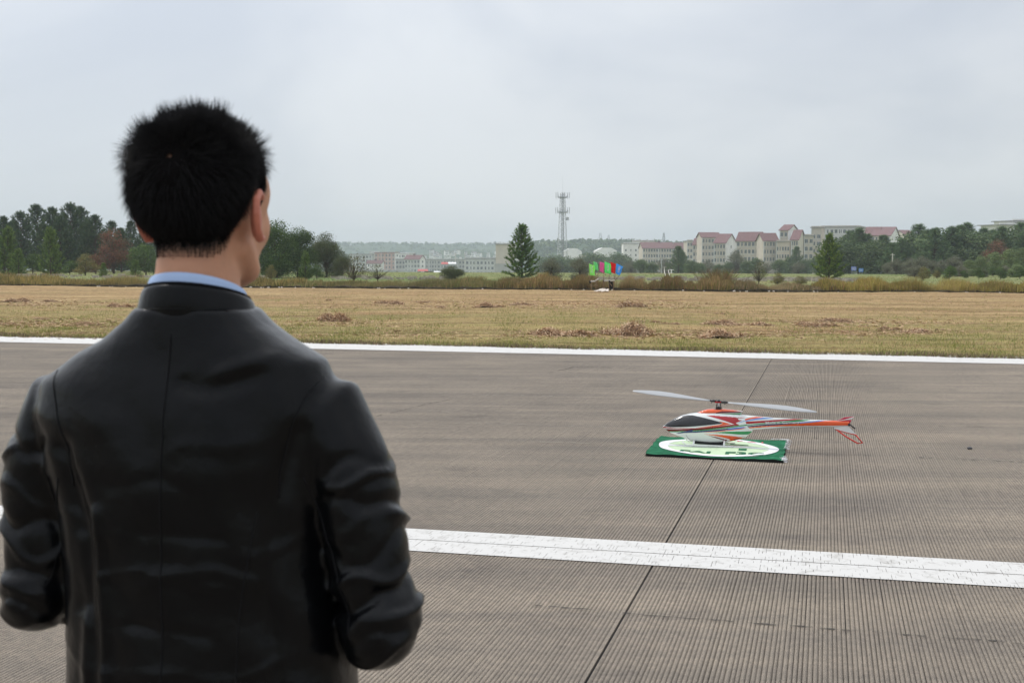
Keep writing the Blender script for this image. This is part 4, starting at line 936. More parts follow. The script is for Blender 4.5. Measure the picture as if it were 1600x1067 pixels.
M_conp = mat('pale_concrete_post', (.55, .52, .46), .9, .1, var=.2, scale=6)
pole('marker_post', 'short white post on the meadow bank beside the dark steps', 'post', 1049, 421, 428.5, 175, .11, mat('white_post', (.8, .8, .78), .6, .3))
pole('utility_pole', 'concrete utility pole behind the right hand lone pine', 'pole', 1318, 400, 430, 220, .17, M_conp)
pole('utility_pole', 'thin concrete utility pole standing in the right wood', 'pole', 1394, 396, 428, 195, .12, M_conp)
pole('lamp_post', 'thin grey lamp post before the belt of trees', 'lamp post', 1033.5, 404, 427, 240, .09, M_steel)
pole('lamp_post', 'second thin grey post right of the first, with a pale head', 'lamp post', 1038, 417, 427, 238, .12, M_conp)
pole('utility_pole', 'thin pole rising over the roofs of the left town left of its twin', 'pole', 711.5, 396, 410, 900, .35, M_conp)
pole('utility_pole', 'thin pole over the left town nearest the blank cream tower', 'pole', 726.5, 396, 410, 900, .35, M_conp)
# steps / ramp on the bank
p = at(1044, 437, 122); t = empty('bank_steps', (p.x, 122, -.06), -.05, 'dark plank ramp with pale side rails on the bank behind the hedge', 'ramp')
for k in range(9):
    b = MB(); b.box((0, k*.22, .02+k*.075), (.33, .18, .04)); b.build('plank', M_bark, t)
for sx in (-.2, .2):
    b = MB(); b.tube([(sx-.03, -.1, .05), (sx-.06, 1.95, .78)], .035, 6); b.build('side_rail', M_conp, t)
# blue signs
M_bl = mat('blue_sign_paint', (.06, .22, .62), .5, .3); M_bl2 = mat('violet_blue_sign_paint', (.16, .22, .55), .5, .3); M_wh = mat('white_lettering', (.8, .8, .8), .5, .3)
def sign(label, x0, x1, y0, y1, D, m):
    a = at(x0, y1, D); c = at(x1, y0, D); w = c.x-a.x; h = c.z-a.z; t = empty('sign_board', ((a.x+c.x)/2, D, 0), 0, label, 'sign')
    b = MB(); b.box((0, 0, a.z+h/2), (w, .06, h)); b.build('board', m, t, bevel=.01)
    for sx in (-.3, .3): b = MB(); b.tube([(sx*w, .06, float(terrain(a.x, D))-.2), (sx*w, .06, a.z+h*.3)], .05, 6); b.build('post', M_steeld, t)
    g = MB(); rr = random.Random(int(x0))
    for r_ in range(3):
        xx = -.38*w
        while xx < .36*w: l = rr.uniform(.03, .08)*w; g.box((xx+l/2, -.035, a.z+h*(.75-.24*r_)), (l, .012, h*.10)); xx += l+.03*w
    g.build('lettering', M_wh, t)
sign('larger violet blue notice board beside the right hand lone pine', 1330, 1338, 416.5, 423, 190, M_bl2)
sign('bright blue notice board right of the violet blue one', 1342, 1349, 419.5, 425, 185, M_bl)
# parked blue car half hidden by shrubs
def small_car(label, x, y, D, c):
    p = at(x, y, D); t = empty('parked_car', (p.x, D, float(terrain(p.x, D))), .15, label, 'car'); m = mat('car_paint', c, .35, .5, coat=.5)
    prof = [(-2.1, .35), (-2.1, .8), (-1.5, .95), (-.9, 1.45), (.6, 1.48), (1.3, .98), (2.05, .82), (2.1, .35)]
    b = MB(); n = len(prof); b.add([(a, -.8, z) for a, z in prof]+[(a, .8, z) for a, z in prof], [tuple(range(n)), tuple(range(n, 2*n))[::-1]]+[(i, (i+1) % n, (i+1) % n+n, i+n) for i in range(n)]); b.build('body', m, t, bevel=.06)
    b = MB(); b.add([(-1.35, -.815, .98), (-.85, -.815, 1.36), (.55, -.815, 1.38), (1.1, -.815, .98)], [(0, 1, 2, 3)]); b.build('side_window', M_glass, t)
    for a in (-1.35, 1.3):
        for s in (-1, 1): b = MB(); b.tube([(a, s*.72, .32), (a, s*.86, .32)], .32, 14); b.build('wheel', M_seal, t)
small_car('light blue car half hidden by shrubs before the beige blocks', 1254, 424, 360, (.30, .42, .58))
# motor tricycle with rider, left town meadow
D = 372; X_ = (620-800)/FPX*D; zt = float(terrain(X_, D)); t = empty('cargo_tricycle', (X_-.5, D, zt), 0, 'dark cargo tricycle with a grey load bed on the far meadow', 'tricycle')
b = MB(); b.box((-1.5, 0, .85), (2.6, 1.3, .08)); b.box((-1.5, -.63, 1.1), (2.6, .05, .5)); b.box((-1.5, .63, 1.1), (2.6, .05, .5)); b.box((-2.8, 0, 1.1), (.05, 1.2, .5)); b.build('load_bed', M_w['grey'], t)
b = MB(); b.tube([(-.2, 0, .7), (.7, 0, .75), (1.25, 0, 1.35)], .07, 6); b.tube([(1.1, 0, 1.2), (1.5, 0, .4)], .05, 6); b.box((.3, 0, .95), (.7, .35, .18)); b.tube([(1.15, -.35, 1.4), (1.15, .35, 1.4)], .03, 6); b.build('frame', M_steeld, t)
for a, y in ((-2.0, -.6), (-2.0, .6), (1.5, 0)): b = MB(); b.tube([(a, y-.07, .38), (a, y+.07, .38)], .38, 16); b.build('wheel', M_seal, t)
M_dk = mat('dark_clothes', (.03, .03, .035), .8, .2); M_skin0 = mat('far_skin', (.35, .2, .14), .6, .3)
t = empty('person', (X_-.1, D, zt), 0, 'rider in dark clothes sitting on the cargo tricycle', 'person')
b = MB(); b.tube([(0, 0, 1.0), (.05, 0, 1.35), (.12, 0, 1.72), (.14, 0, 1.84)], [.2, .22, .24, .1], 10); b.tube([(.12, -.2, 1.7), (.5, -.3, 1.45), (.95, -.28, 1.42)], [.08, .06, .05], 8); b.tube([(.12, .2, 1.7), (.5, .3, 1.45), (.95, .28, 1.42)], [.08, .06, .05], 8)
b.tube([(0, -.12, 1.05), (.5, -.18, 1.0), (.6, -.18, .6)], [.12, .09, .06], 8); b.tube([(0, .12, 1.05), (.5, .18, 1.0), (.6, .18, .6)], [.12, .09, .06], 8); b.build('clothing', M_dk, t, smooth=True)
b = MB(); b.tube([(.15, 0, 1.82), (.16, 0, 1.9), (.17, 0, 2.0), (.17, 0, 2.08)], [.06, .1, .11, .05], 10); b.build('head', M_skin0, t, smooth=True)
# grazing cow: one loft for trunk, neck and head, legs grown from it
def cow():
    D = 330; X_ = (672-800)/FPX*D; t = empty('cow', (X_, D, float(terrain(X_, D))+.05), 0, 'dark brown cow standing on the far meadow before the town', 'cow')
    me = bpy.data.meshes.new('body'); V = []; E = []; Rr = []
    def ch(pts, root=None):
        k = root
        for p, r_ in pts:
            V.append(p); Rr.append(r_); 
            if k is not None: E.append((k, len(V)-1))
            k = len(V)-1
        return k
    ch([((.0, 0, 1.1), .34)]); a = ch([((-.45, 0, 1.1), .33), ((-.8, 0, 1.15), .27), ((-1.1, 0, 1.28), .17), ((-1.35, 0, 1.36), .13), ((-1.6, 0, 1.2), .08)], 0)
    c = ch([((.5, 0, 1.1), .33), ((.85, 0, 1.12), .24)], 0); ch([((1.0, 0, 1.1), .05), ((1.05, 0, .7), .03), ((1.05, 0, .45), .05)], c)
    for sx, k in ((-.7, 2), (.75, c)):
        for s in (-1, 1):
            if sx > 0: ch([((sx, s*.16, .85), .13), ((sx+.1, s*.18, .5), .065), ((sx, s*.18, .1), .05), ((sx-.04, s*.18, 0), .06)], k)
            else: ch([((sx, s*.15, .8), .11), ((sx-.02, s*.17, .45), .06), ((sx, s*.17, .08), .05), ((sx-.04, s*.17, 0), .06)], k)
    me.from_pydata(V, E, []); o = obj('body', me, t); me.materials.append(M_cow)
    m = o.modifiers.new('skin', 'SKIN'); m.use_smooth_shade = True
    for i, r_ in enumerate(Rr): me.skin_vertices[0].data[i].radius = (r_, r_)
    me.skin_vertices[0].data[0].use_root = True; o.modifiers.new('sub', 'SUBSURF').levels = 1
    for s in (-1, 1):
        b = MB(); b.tube([(-1.35, s*.08, 1.45), (-1.38, s*.2, 1.55), (-1.42, s*.2, 1.68)], [.03, .025, .008], 6); b.build('horn', M_steeld, t)
        b = MB(); b.tube([(-1.33, s*.1, 1.4), (-1.3, s*.25, 1.38)], [.05, .02], 6); b.build('ear', M_cow, t)
M_cow = mat('cow_hide', (.05, .035, .028), .8, .2, var=.3, scale=3)
cow()

# ================================================================== FLAGS AND STAND
M_bam = mat('bamboo', (.24, .17, .10), .7, .3, var=.25, scale=20, stretch=(1, 1, .2))
M_palep = mat('pale_bamboo', (.50, .47, .42), .6, .3)
DF = gp(940, 454).y; pm = FPX/DF
def cloth(c): return mat('flag_cloth', c, .65, .2, transl=.5)
def zf(y): return at(940, y, DF).z
def flag(label, xp, yt, yb, quad, c, dy, marks, tip):
    """pole foot column xp, pole top/bottom rows; quad = photo corners of the cloth TL, TR, BR, BL"""
    Y = DF+dy; t0 = at(xp, yt, Y); b0 = at(xp, yb, Y); t = empty('flag', (b0.x, Y, 0), 0, label, 'flag', 'coloured flags on the bamboo stand')
    b = MB(); zt = t0.z
    top = at(quad[0][0], yt-1, Y)-Vector((b0.x, Y, 0)); b.tube([(0, 0, -.15), (top.x*.5, 0, zt*.5), (top.x, 0, zt+.03)], [.018, .014, .010], 8); b.build('pole', M_bam, t, smooth=True)
    Q = [at(x, y, Y)-Vector((b0.x, Y, 0)) for x, y in quad]; nu, nv = 18, 16; V = []
    for i in range(nu+1):
        for j in range(nv+1):
            u, v = i/nu, j/nv; p = (Q[0].lerp(Q[1], u)).lerp(Q[3].lerp(Q[2], u), v)
            p.y = .05*math.sin(u*6.5+v*2+xp)*u+.02*math.sin(v*9+u*3)*u; p.x += .015*math.sin(v*7+xp)*u; V.append(tuple(p))
    F = [(i*(nv+1)+j, (i+1)*(nv+1)+j, (i+1)*(nv+1)+j+1, i*(nv+1)+j+1) for i in range(nu) for j in range(nv)]
    me = mesh_np('cloth', V, F, [cloth(c)], smooth=True); o = obj('cloth', me, t); sm = o.modifiers.new('thick', 'SOLIDIFY'); sm.thickness = .004
    if marks:
        g = MB(); r_ = random.Random(int(xp)); bv = BVHTree.FromPolygons([Vector(v) for v in V], F)
        for k in range(marks):
            v = .18+.66*k/marks; u = .5
            for q in range(5):
                uu = u+r_.uniform(-.16, .16); vv = v+r_.uniform(-.03, .05); p = (Q[0].lerp(Q[1], uu)).lerp(Q[3].lerp(Q[2], uu), vv)
                h = bv.ray_cast(Vector((p.x, -1, p.z)), Vector((0, 1, 0)))
                if h[0] is None: continue
                y = h[0].y-.012; w, hh = (r_.uniform(.05, .1), .014) if r_.random() < .5 else (.014, r_.uniform(.04, .08)); g.box((p.x, y, p.z), (w, .005, hh))
        g.build('lettering', M_wh, t)
flag('yellow green flag, leftmost on the bamboo stand', 923.2, 410.5, 456, [(920, 412), (929, 415), (930, 431), (920.5, 430)], (.42, .92, .26), 0, 4, True)
flag('paler green flag flying behind the leftmost one', 935.8, 407.5, 450, [(926.5, 408), (932.5, 410.5), (936, 423), (927.5, 421)], (.28, .82, .38), .5, 0, False)
flag('magenta pink flag third from the left', 931, 408.5, 456, [(937, 409), (944.5, 411.5), (944, 428), (937, 424)], (.88, .20, .52), .25, 0, False)
flag('bright green flag with a folded white diagonal crease', 942.5, 407.5, 457, [(944.5, 408.5), (954, 412.5), (955, 428.5), (945, 426.5)], (.20, .90, .30), -.1, 4, True)
flag('red flag between the bright green and the blue one', 950.2, 409, 454, [(954, 409.5), (963, 413), (961, 428), (955.5, 426)], (.85, .03, .03), .35, 0, False)
flag('sky blue flag with white writing, rightmost on the stand', 958, 410.5, 453, [(963, 411.5), (973.5, 417), (968, 430.5), (962, 427.5)], (.10, .50, .95), .1, 4, True)
t = empty('bamboo_stand', (at(940, 450, DF).x, DF, 0), 0, 'rough bamboo stand with grey cross bars holding the flags', 'stand')
ox = t.location.x
def seg(name, x0, y0, x1, y1, dy, r_, m):
    a, c = at(x0, y0, DF+dy), at(x1, y1, DF+dy); b = MB(); b.tube([(a.x-ox, dy, a.z), (c.x-ox, dy, c.z)], r_, 8); b.build(name, m, t, smooth=True)
for x, yb in ((923.2, 456), (930, 455), (942.3, 457.5), (950, 452), (957.5, 452)): seg('upright', x+1.2, 437, x+1.2, yb+1.5, .06, .028, M_bam)
seg('cross_bar', 922, 440.5, 930, 439.5, .0, .045, M_palep); seg('cross_bar', 930, 439.5, 935.5, 435.5, .0, .04, M_palep)
seg('cross_bar', 943, 439, 954, 438.5, -.02, .045, M_palep); seg('cross_bar', 953.5, 439.5, 961, 438, -.02, .035, M_palep)
seg('lashing', 921, 441, 922.8, 440.5, -.03, .07, M_seal); seg('lashing', 942.2, 439.3, 943.6, 439, -.03, .07, M_seal); seg('lashing', 951.5, 440, 953.2, 440, -.03, .07, M_seal)
seg('brace', 961, 438, 968, 430, .05, .018, M_bam); seg('brace', 951.5, 440, 956, 447, -.03, .02, M_bam); seg('brace', 924, 446.5, 935, 446.5, .1, .02, M_bam)
p = at(954, 444.5, DF+.3); b = MB(); b.box((0, 0, .2), (.24, .22, .42)); o = b.build('black_bag', M_seal, None, (p.x, p.y, p.z-.2), bevel=.04); tag(o, 'black bag hanging among the uprights of the bamboo stand', 'bag')
a = gp(930, 457); c = gp(952, 455.2); b = MB(); r_ = random.Random(2)
V = [(a.x-.1, a.y-.1, .02), (c.x-.25, a.y-.15, .03), (c.x, c.y+.6, .06), (a.x+.6, c.y+.9, .09)]
cx = sum(v[0] for v in V)/4; cy = sum(v[1] for v in V)/4
n = 14; VV = []; 
for i in range(n+1):
    for j in range(7):
        u, v = i/n, j/6; q = Vector(V[0]).lerp(Vector(V[1]), u).lerp(Vector(V[3]).lerp(Vector(V[2]), u), v); VV.append((q.x-cx+r_.uniform(-.04, .04), q.y-cy+r_.uniform(-.04, .04), q.z+r_.uniform(0, .05)))
o = obj('sand_patch', mesh_np('sand_patch', VV, [(i*7+j, (i+1)*7+j, (i+1)*7+j+1, i*7+j+1) for i in range(n) for j in range(6)], [mat('pale_sheet', (.62, .55, .48), .9, .1, var=.15, scale=5)], smooth=True), None, (cx, cy, .02)); tag(o, 'pale crumpled sheet lying on the ground below the flags', 'sheet')
# a pebble on the runway
b = MB(); p = gp(1515, 701.5); bm = bmesh.new(); bmesh.ops.create_icosphere(bm, subdivisions=2, radius=.02)
for v in bm.verts: v.co = Vector((v.co.x*1.25, v.co.y*.9, v.co.z*.55))*random.uniform(.85, 1.12)
me = bpy.data.meshes.new('pebble'); bm.to_mesh(me); bm.free(); me.materials.append(mat('dark_pebble', (.09, .09, .1), .8, .3, var=.3, scale=80)); o = obj('pebble', me, None, (p.x, p.y, .009)); tag(o, 'small dark pebble lying alone on the runway at the right', 'pebble')
# ================================================================== LANDING MAT
mc = [gp(1008, 712.5), gp(1223, 723.5), gp(1230, 691.5), gp(1033, 683)]     # front left, front right, back right, back left
def mq(s, t): return mc[0].lerp(mc[1], s).lerp(mc[3].lerp(mc[2], s), t)
mctr = mq(.5, .5)
def mz(s, t):
    e = min(s, 1-s, t, 1-t); z = .016+.004*math.sin(s*9+t*4)+.004*math.sin(t*11+s*3)
    if s < .06: z += .006*(1-s/.06)
    z += .012*math.exp(-((s-.93)/.05)**2-((t-.12)/.14)**2)+.008*math.exp(-((s-.03)/.04)**2-((t-.5)/.2)**2)
    return z
M_mat = mat('green_felt', (.025, .135, .07), .95, .05, var=.3, scale=14, bump=.5, bscale=200)
M_under = mat('black_rubber_backing', (.01, .012, .011), .8, .2)
M_mw = mat('white_felt_print', (.72, .72, .74), .9, .1, var=.06, scale=20); M_ml = mat('pale_green_print', (.50, .62, .43), .9, .1, var=.08, scale=20); M_mg = mat('dark_green_print', (.03, .13, .07), .9, .1); M_mr = mat('red_print', (.6, .08, .12), .9, .1)
t = empty('landing_mat', (mctr.x, mctr.y, 0), 0, 'square green landing mat with a white ringed pale disc under the model helicopter', 'mat')
n = 60; V = []; r_ = random.Random(8)
ed = lambda k, q: (.004*math.sin(q*31+k)+.003*math.sin(q*77+k*2))
for i in range(n+1):
    for j in range(n+1):
        s, q = i/n, j/n; s2 = s+(ed(1, q) if i in (0, n) else 0); q2 = q+(ed(2, s) if j in (0, n) else 0)
        p = mq(s2, q2)-mctr; V.append((p.x, p.y, mz(s, q)))
m0 = len(V); V += [(x, y, .003) for x, y, z in V]
ix = lambda i, j: i*(n+1)+j
F = [(ix(i, j), ix(i+1, j), ix(i+1, j+1), ix(i, j+1)) for i in range(n) for j in range(n)]; MI = [0]*len(F)
for k in range(n):
    for a, c in ((ix(k, 0), ix(k+1, 0)), (ix(n, k), ix(n, k+1)), (ix(k+1, n), ix(k, n)), (ix(0, k+1), ix(0, k))): F.append((a, a+m0, c+m0, c)); MI.append(1)
o = obj('felt', mesh_np('felt', V, F, [M_mat, M_under], mi=MI), t)
o = obj('backing', mesh_np('backing', [((mq(s, q)-mctr).x*1.004, (mq(s, q)-mctr).y*1.004, .0035) for s, q in ((0, 0), (1, 0), (1, 1), (0, 1))], [(0, 1, 2, 3)], [M_under]), t)
def sheet(name, pts_fn, F, m, off):
    V = []
    for s, q in pts_fn: p = mq(s, q)-mctr; V.append((p.x, p.y, mz(s, q)+off))
    return obj(name, mesh_np(name, V, F, [m]), t)
def disc(name, R0, R1, m, off, nr=8, na=96):
    P = [(.5+(R0+(R1-R0)*i/nr)*math.cos(6.28319*k/na), .5+(R0+(R1-R0)*i/nr)*math.sin(6.28319*k/na)) for i in range(nr+1) for k in range(na)]
    return sheet(name, P, [(i*na+k, (i+1)*na+k, (i+1)*na+(k+1) % na, i*na+(k+1) % na) for i in range(nr) for k in range(na)], m, off)
disc('pale_disc', .001, .392, M_ml, .003, 22); disc('white_ring', .385, .455, M_mw, .0045)
def strip(name, s0, s1, q0, q1, m, off, n=40):
    P = [(s0+(s1-s0)*i/n, q0+(q1-q0)*j/4) for i in range(n+1) for j in range(5)]; return sheet(name, P, [(i*5+j, (i+1)*5+j, (i+1)*5+j+1, i*5+j+1) for i in range(n) for j in range(4)], m, off)
strip('white_bar', .11, .89, .47, .53, M_mw, .0045)
def text_mesh(name, body, m, width, height, fn, parent, thick=.012, sub=True):
    cu = bpy.data.curves.new(name, 'FONT'); cu.body = body; cu.size = 1; cu.offset = thick; cu.resolution_u = 3
    o = bpy.data.objects.new('tmp', cu); col.objects.link(o); dg = bpy.context.evaluated_depsgraph_get(); me = bpy.data.meshes.new_from_object(o.evaluated_get(dg)); bpy.data.objects.remove(o)
    bm = bmesh.new(); bm.from_mesh(me); bmesh.ops.triangulate(bm, faces=bm.faces)
    if sub: bmesh.ops.subdivide_edges(bm, edges=bm.edges, cuts=1)
    bm.to_mesh(me); bm.free()
    xs_ = [v.co.x for v in me.vertices]; ys_ = [v.co.y for v in me.vertices]; x0, x1, y0, y1 = min(xs_), max(xs_), min(ys_), max(ys_)
    for v in me.vertices: v.co = fn((v.co.x-x0)/(x1-x0)*width, (v.co.y-y0)/(y1-y0)*height)
    me.materials.clear(); me.materials.append(m); me.name = name; return obj(name, me, parent)
def mt(s0, q0):
    def f(a, c): s, q = s0+a, q0+c; p = mq(s, q)-mctr; return Vector((p.x, p.y, mz(s, q)+.0055))
    return f
text_mesh('lettering', 'FAI  F3C', M_mg, .62, .115, mt(.235, .185), t, .035)
text_mesh('lettering', 'F A I', M_mr, .20, .045, mt(.62, .835), t, .01)
strip('print_mark', .58, .72, .60, .64, M_mg, .0055, 10); strip('print_mark', .66, .72, .36, .43, M_mat, .0055, 6)
b = MB(); r_ = random.Random(3)
for k in range(46):                                         # frayed white hem threads at the right side
    q = r_.choice([r_.uniform(0, .12), r_.uniform(.6, 1)]); p = mq(1.0, q)-mctr; x, y = p.x, p.y; P = [(x-.01, y, .02)]
    a = r_.uniform(-.9, .9)
    for s in range(4): a += r_.uniform(-.8, .8); P.append((P[-1][0]+.012*math.cos(a), P[-1][1]+.012*math.sin(a), max(.004, P[-1][2]+r_.uniform(-.012, .008))))
    b.tube(P, .0016, 4)
for k in range(16):
    s = r_.uniform(.86, 1); p = mq(s, .985)-mctr; b.tube([(p.x, p.y, .027), (p.x+.03, p.y+.005, .03)], .002, 4)
o = b.build('fringe', M_mw, t); o['kind'] = 'stuff'

# ================================================================== MODEL HELICOPTER
HS = 187.0; HY = 700.0
hp = gp(1122, 699.5)
heli = empty('model_helicopter', (hp.x, hp.y, .024), -AZ, 'sleek radio controlled helicopter striped in orange, red, green and blue on a white shell', 'model helicopter')
def h2(x, y): return ((x-1122)/HS, (HY+.034*(x-1122)-y)/HS)          # side drawing -> (u, z)
def h2i(u, z): x = 1122+u*HS; return x, HY+.034*(x-1122)-z*HS
A_ = lambda L: [(1020+x/8.889, 620+y/8.889) for x, y in L]
B_ = lambda L: [(1160+x/8.42, 640+y/8.42) for x, y in L]
C_ = {'k': (.012, .013, .016), 'o': (.82, .10, .012), 'r': (.42, .006, .012), 'd': (.16, .004, .006), 'g': (.01, .27, .075), 'n': (.01, .03, .12), 'b': (.10, .27, .66), 'w': (.80, .81, .80)}
LIV = [
 ('r', A_([(740, 286), (860, 290), (1020, 303), (1185, 318), (1330, 322), (1195, 330), (1178, 340), (1195, 352), (1240, 356), (1150, 392), (1200, 420), (1165, 428), (1110, 400), (1000, 360), (900, 330), (800, 304)])),
 ('w', A_([(1180, 334), (1330, 322), (1330, 352), (1230, 355), (1190, 350)])), ('b', A_([(1180, 385), (1330, 345), (1330, 352), (1200, 388)])),
 ('o', A_([(925, 366), (985, 376), (1090, 404), (1000, 420), (840, 440), (600, 456), (800, 430), (930, 412), (975, 396)])),
 ('r', A_([(130, 452), (300, 466), (600, 462), (850, 440), (1110, 410), (1190, 418), (1000, 436), (700, 464), (420, 478), (300, 476), (150, 470)])),
 ('d', A_([(155, 484), (400, 484), (700, 460), (1000, 434), (1195, 418), (1180, 425), (1000, 447), (700, 482), (400, 507), (215, 519)])),
 ('g', A_([(205, 518), (400, 508), (700, 482), (1000, 448), (1200, 424), (1600, 388), (1600, 405), (1200, 440), (1000, 462), (800, 485), (600, 503), (450, 516), (330, 526), (225, 533)])),
 ('n', A_([(325, 541), (400, 522), (520, 490), (560, 480), (570, 492), (560, 508), (900, 478), (1150, 452), (1260, 448), (1290, 458), (1200, 468), (900, 500), (600, 524), (450, 532), (360, 546)])),
 ('b', A_([(1040, 472), (1120, 456), (1250, 446), (1290, 456), (1200, 470), (1050, 486)])),
 ('o', A_([(700, 520), (1000, 492), (1250, 464), (1290, 470), (1230, 478), (1000, 502), (800, 518)])),
 ('g', A_([(840, 520), (1000, 509), (1180, 508), (1400, 514), (1345, 562), (1200, 552), (1000, 532)])),
 ('o', A_([(640, 545), (800, 545), (980, 555), (1130, 575), (1250, 598), (1330, 600), (1280, 640), (1100, 655), (1000, 690), (1080, 640), (1060, 615), (980, 592), (850, 562), (740, 548)])),
 ('w', A_([(1050, 618), (1075, 628), (985, 690), (940, 690), (1035, 632)])),
 ('d', A_([(770, 563), (900, 586), (1040, 630), (955, 690), (920, 680), (1000, 636), (880, 598)])),
 ('k', A_([(1115, 622), (1205, 606), (1212, 616), (1125, 634)])),
 ('k', A_([(150, 446), (200, 402), (250, 370), (330, 332), (420, 302), (480, 288), (560, 288), (680, 310), (800, 338), (900, 364), (960, 382), (968, 394), (930, 402), (800, 416), (600, 436), (400, 450), (250, 456)])),
]
LIVT = [
 ('o', B_([(-40, 175), (0, 162), (80, 140), (160, 128), (270, 135), (110, 155), (0, 182)])), ('b', B_([(-30, 190), (0, 182), (150, 150), (260, 138), (400, 146), (200, 162), (0, 190)])),
 ('r', B_([(-40, 195), (0, 190), (300, 175), (520, 160), (680, 156), (800, 162), (600, 176), (250, 205), (0, 222), (-40, 226)])),
 ('g', B_([(-40, 236), (0, 232), (250, 209), (500, 189), (700, 167), (860, 168), (760, 186), (600, 199), (250, 222), (0, 242), (-40, 246)])),
 ('n', B_([(-40, 254), (0, 250), (300, 224), (600, 206), (730, 200), (720, 214), (500, 230), (250, 246), (0, 268), (-40, 272)])),
 ('b', B_([(720, 200), (860, 188), (960, 176), (1040, 180), (860, 200), (722, 213)])),
 ('o', B_([(-40, 276), (0, 270), (250, 247), (500, 231), (720, 214), (860, 201), (1030, 180), (1190, 180), (1400, 165), (1400, 240), (1100, 242), (900, 243), (700, 247), (500, 251), (300, 262), (100, 278), (-40, 296)])),
]
COWL = [('o', A_([(560, 270), (640, 235), (760, 195), (1000, 195), (1260, 232), (1000, 238), (880, 258), (600, 266)])), ('d', A_([(880, 250), (960, 230), (1250, 240), (1200, 256), (870, 264)])), ('g', A_([(930, 270), (1230, 260), (1215, 290), (980, 282)]))]
def inside(px, py, poly):
    c = np.zeros(len(px), bool); n = len(poly)
    for i in range(n):
        (x0, y0), (x1, y1) = poly[i], poly[(i+1) % n]
        if y0 == y1: continue
        k = ((y0 > py) != (y1 > py)) & (px < (x1-x0)*(py-y0)/(y1-y0)+x0); c ^= k
    return c
M_shell = mat('painted_shell', (1, 1, 1), .22, .5, tint=True, coat=.6)
def hloft(name, top, bot, wid, polys, ns=300, na=64, ex=2.2, x_ends=None, mfun=None):
    """top, bot: lists of drawing points; wid: (x, half width m)"""
    top = sorted(top); bot = sorted(bot); x0, x1 = x_ends or (min(top[0][0], bot[0][0]), max(top[-1][0], bot[-1][0]))
    t_ = np.linspace(0, 1, ns); t_ = .5-.5*np.cos(np.pi*t_) if ns > 50 else t_; X_ = x0+(x1-x0)*(t_*.6+.4*np.linspace(0, 1, ns))
    def smooth(P):
        a = np.interp(X_, [p[0] for p in P], [p[1] for p in P]); k = np.hanning(13); k /= k.sum(); ap = np.concatenate([np.full(6, a[0]), a, np.full(6, a[-1])]); s = np.convolve(ap, k, 'valid'); s[:3] = a[:3]; s[-3:] = a[-3:]; return s
    T, Bm, W = smooth(top), smooth(bot), smooth(wid)
    th = np.linspace(0, 2*np.pi, na, endpoint=False); th = th-.32*np.sin(2*th); cs, sn = np.cos(th), np.sin(th)
    cx = np.sign(cs)*np.abs(cs)**(2/ex); sz = np.sign(sn)*np.abs(sn)**(2/ex)
    u = (X_-1122)/HS; zt = (HY+.034*(X_-1122)-T)/HS; zb = (HY+.034*(X_-1122)-Bm)/HS; zc, zh = (zt+zb)/2, (zt-zb)/2
    V = np.stack([np.repeat(u, na), (W[:, None]*cx).ravel(), (zc[:, None]+zh[:, None]*sz).ravel()], 1)
    i = np.arange(ns-1)[:, None]*na; k = np.arange(na); F = np.stack([i+k, i+(k+1) % na, i+na+(k+1) % na, i+na+k], -1).reshape(-1, 4)
    V = np.vstack([V, [(u[0], 0, zc[0]), (u[-1], 0, zc[-1])]]); c0 = ns*na
    F = [tuple(f) for f in F]+[(c0, (j+1) % na, j) for j in range(na)]+[(c0+1, (ns-1)*na+j, (ns-1)*na+(j+1) % na) for j in range(na)]
    px, py = 1122+V[:, 0]*HS, HY+.034*V[:, 0]*HS-V[:, 2]*HS; colr = np.tile(np.array(C_['w']), (len(V), 1))
    for c, p in polys: colr[inside(px, py, p)] = C_[c]
    me = mesh_np(name, V, F, [M_shell], tint=colr, smooth=True); return obj(name, me, heli)
ftop = A_([(130, 456), (165, 430), (200, 402), (300, 343), (400, 297), (500, 272), (620, 256), (750, 250), (900, 252), (1100, 265), (1210, 285), (1300, 296), (1340, 330), (1375, 515)])
fbot = A_([(130, 458), (160, 480), (200, 512), (250, 545), (400, 600), (540, 655), (600, 664), (800, 679), (1000, 675), (1200, 632), (1290, 592), (1375, 518)])
hloft('fuselage', ftop, fbot, [(1034.6, .002), (1038, .014), (1045, .030), (1058, .050), (1075, .068), (1100, .080), (1125, .080), (1145, .068), (1160, .050), (1174.7, .018)], LIV, 460, 320, 2.25)
hloft('tail_boom', B_([(-220, 92), (0, 107), (200, 127), (400, 145), (800, 165), (1050, 176), (1180, 182), (1340, 186)]), B_([(-220, 330), (-60, 325), (110, 300), (300, 284), (600, 266), (900, 259), (1150, 262), (1340, 252)]), [(1132, .052), (1160, .040), (1185, .030), (1230, .024), (1300, .017), (1320, .012)], LIVT, 460, 200, 2.3)
hloft('rotor_cowl', A_([(560, 278), (620, 254), (690, 226), (750, 209), (860, 204), (980, 207), (1100, 221), (1240, 238)]), A_([(560, 282), (700, 292), (900, 296), (1100, 292), (1205, 284), (1225, 262), (1240, 242)]), [(1083, .004), (1092, .022), (1105, .036), (1125, .040), (1145, .034), (1159.5, .010)], COWL, 260, 160, 2.2)
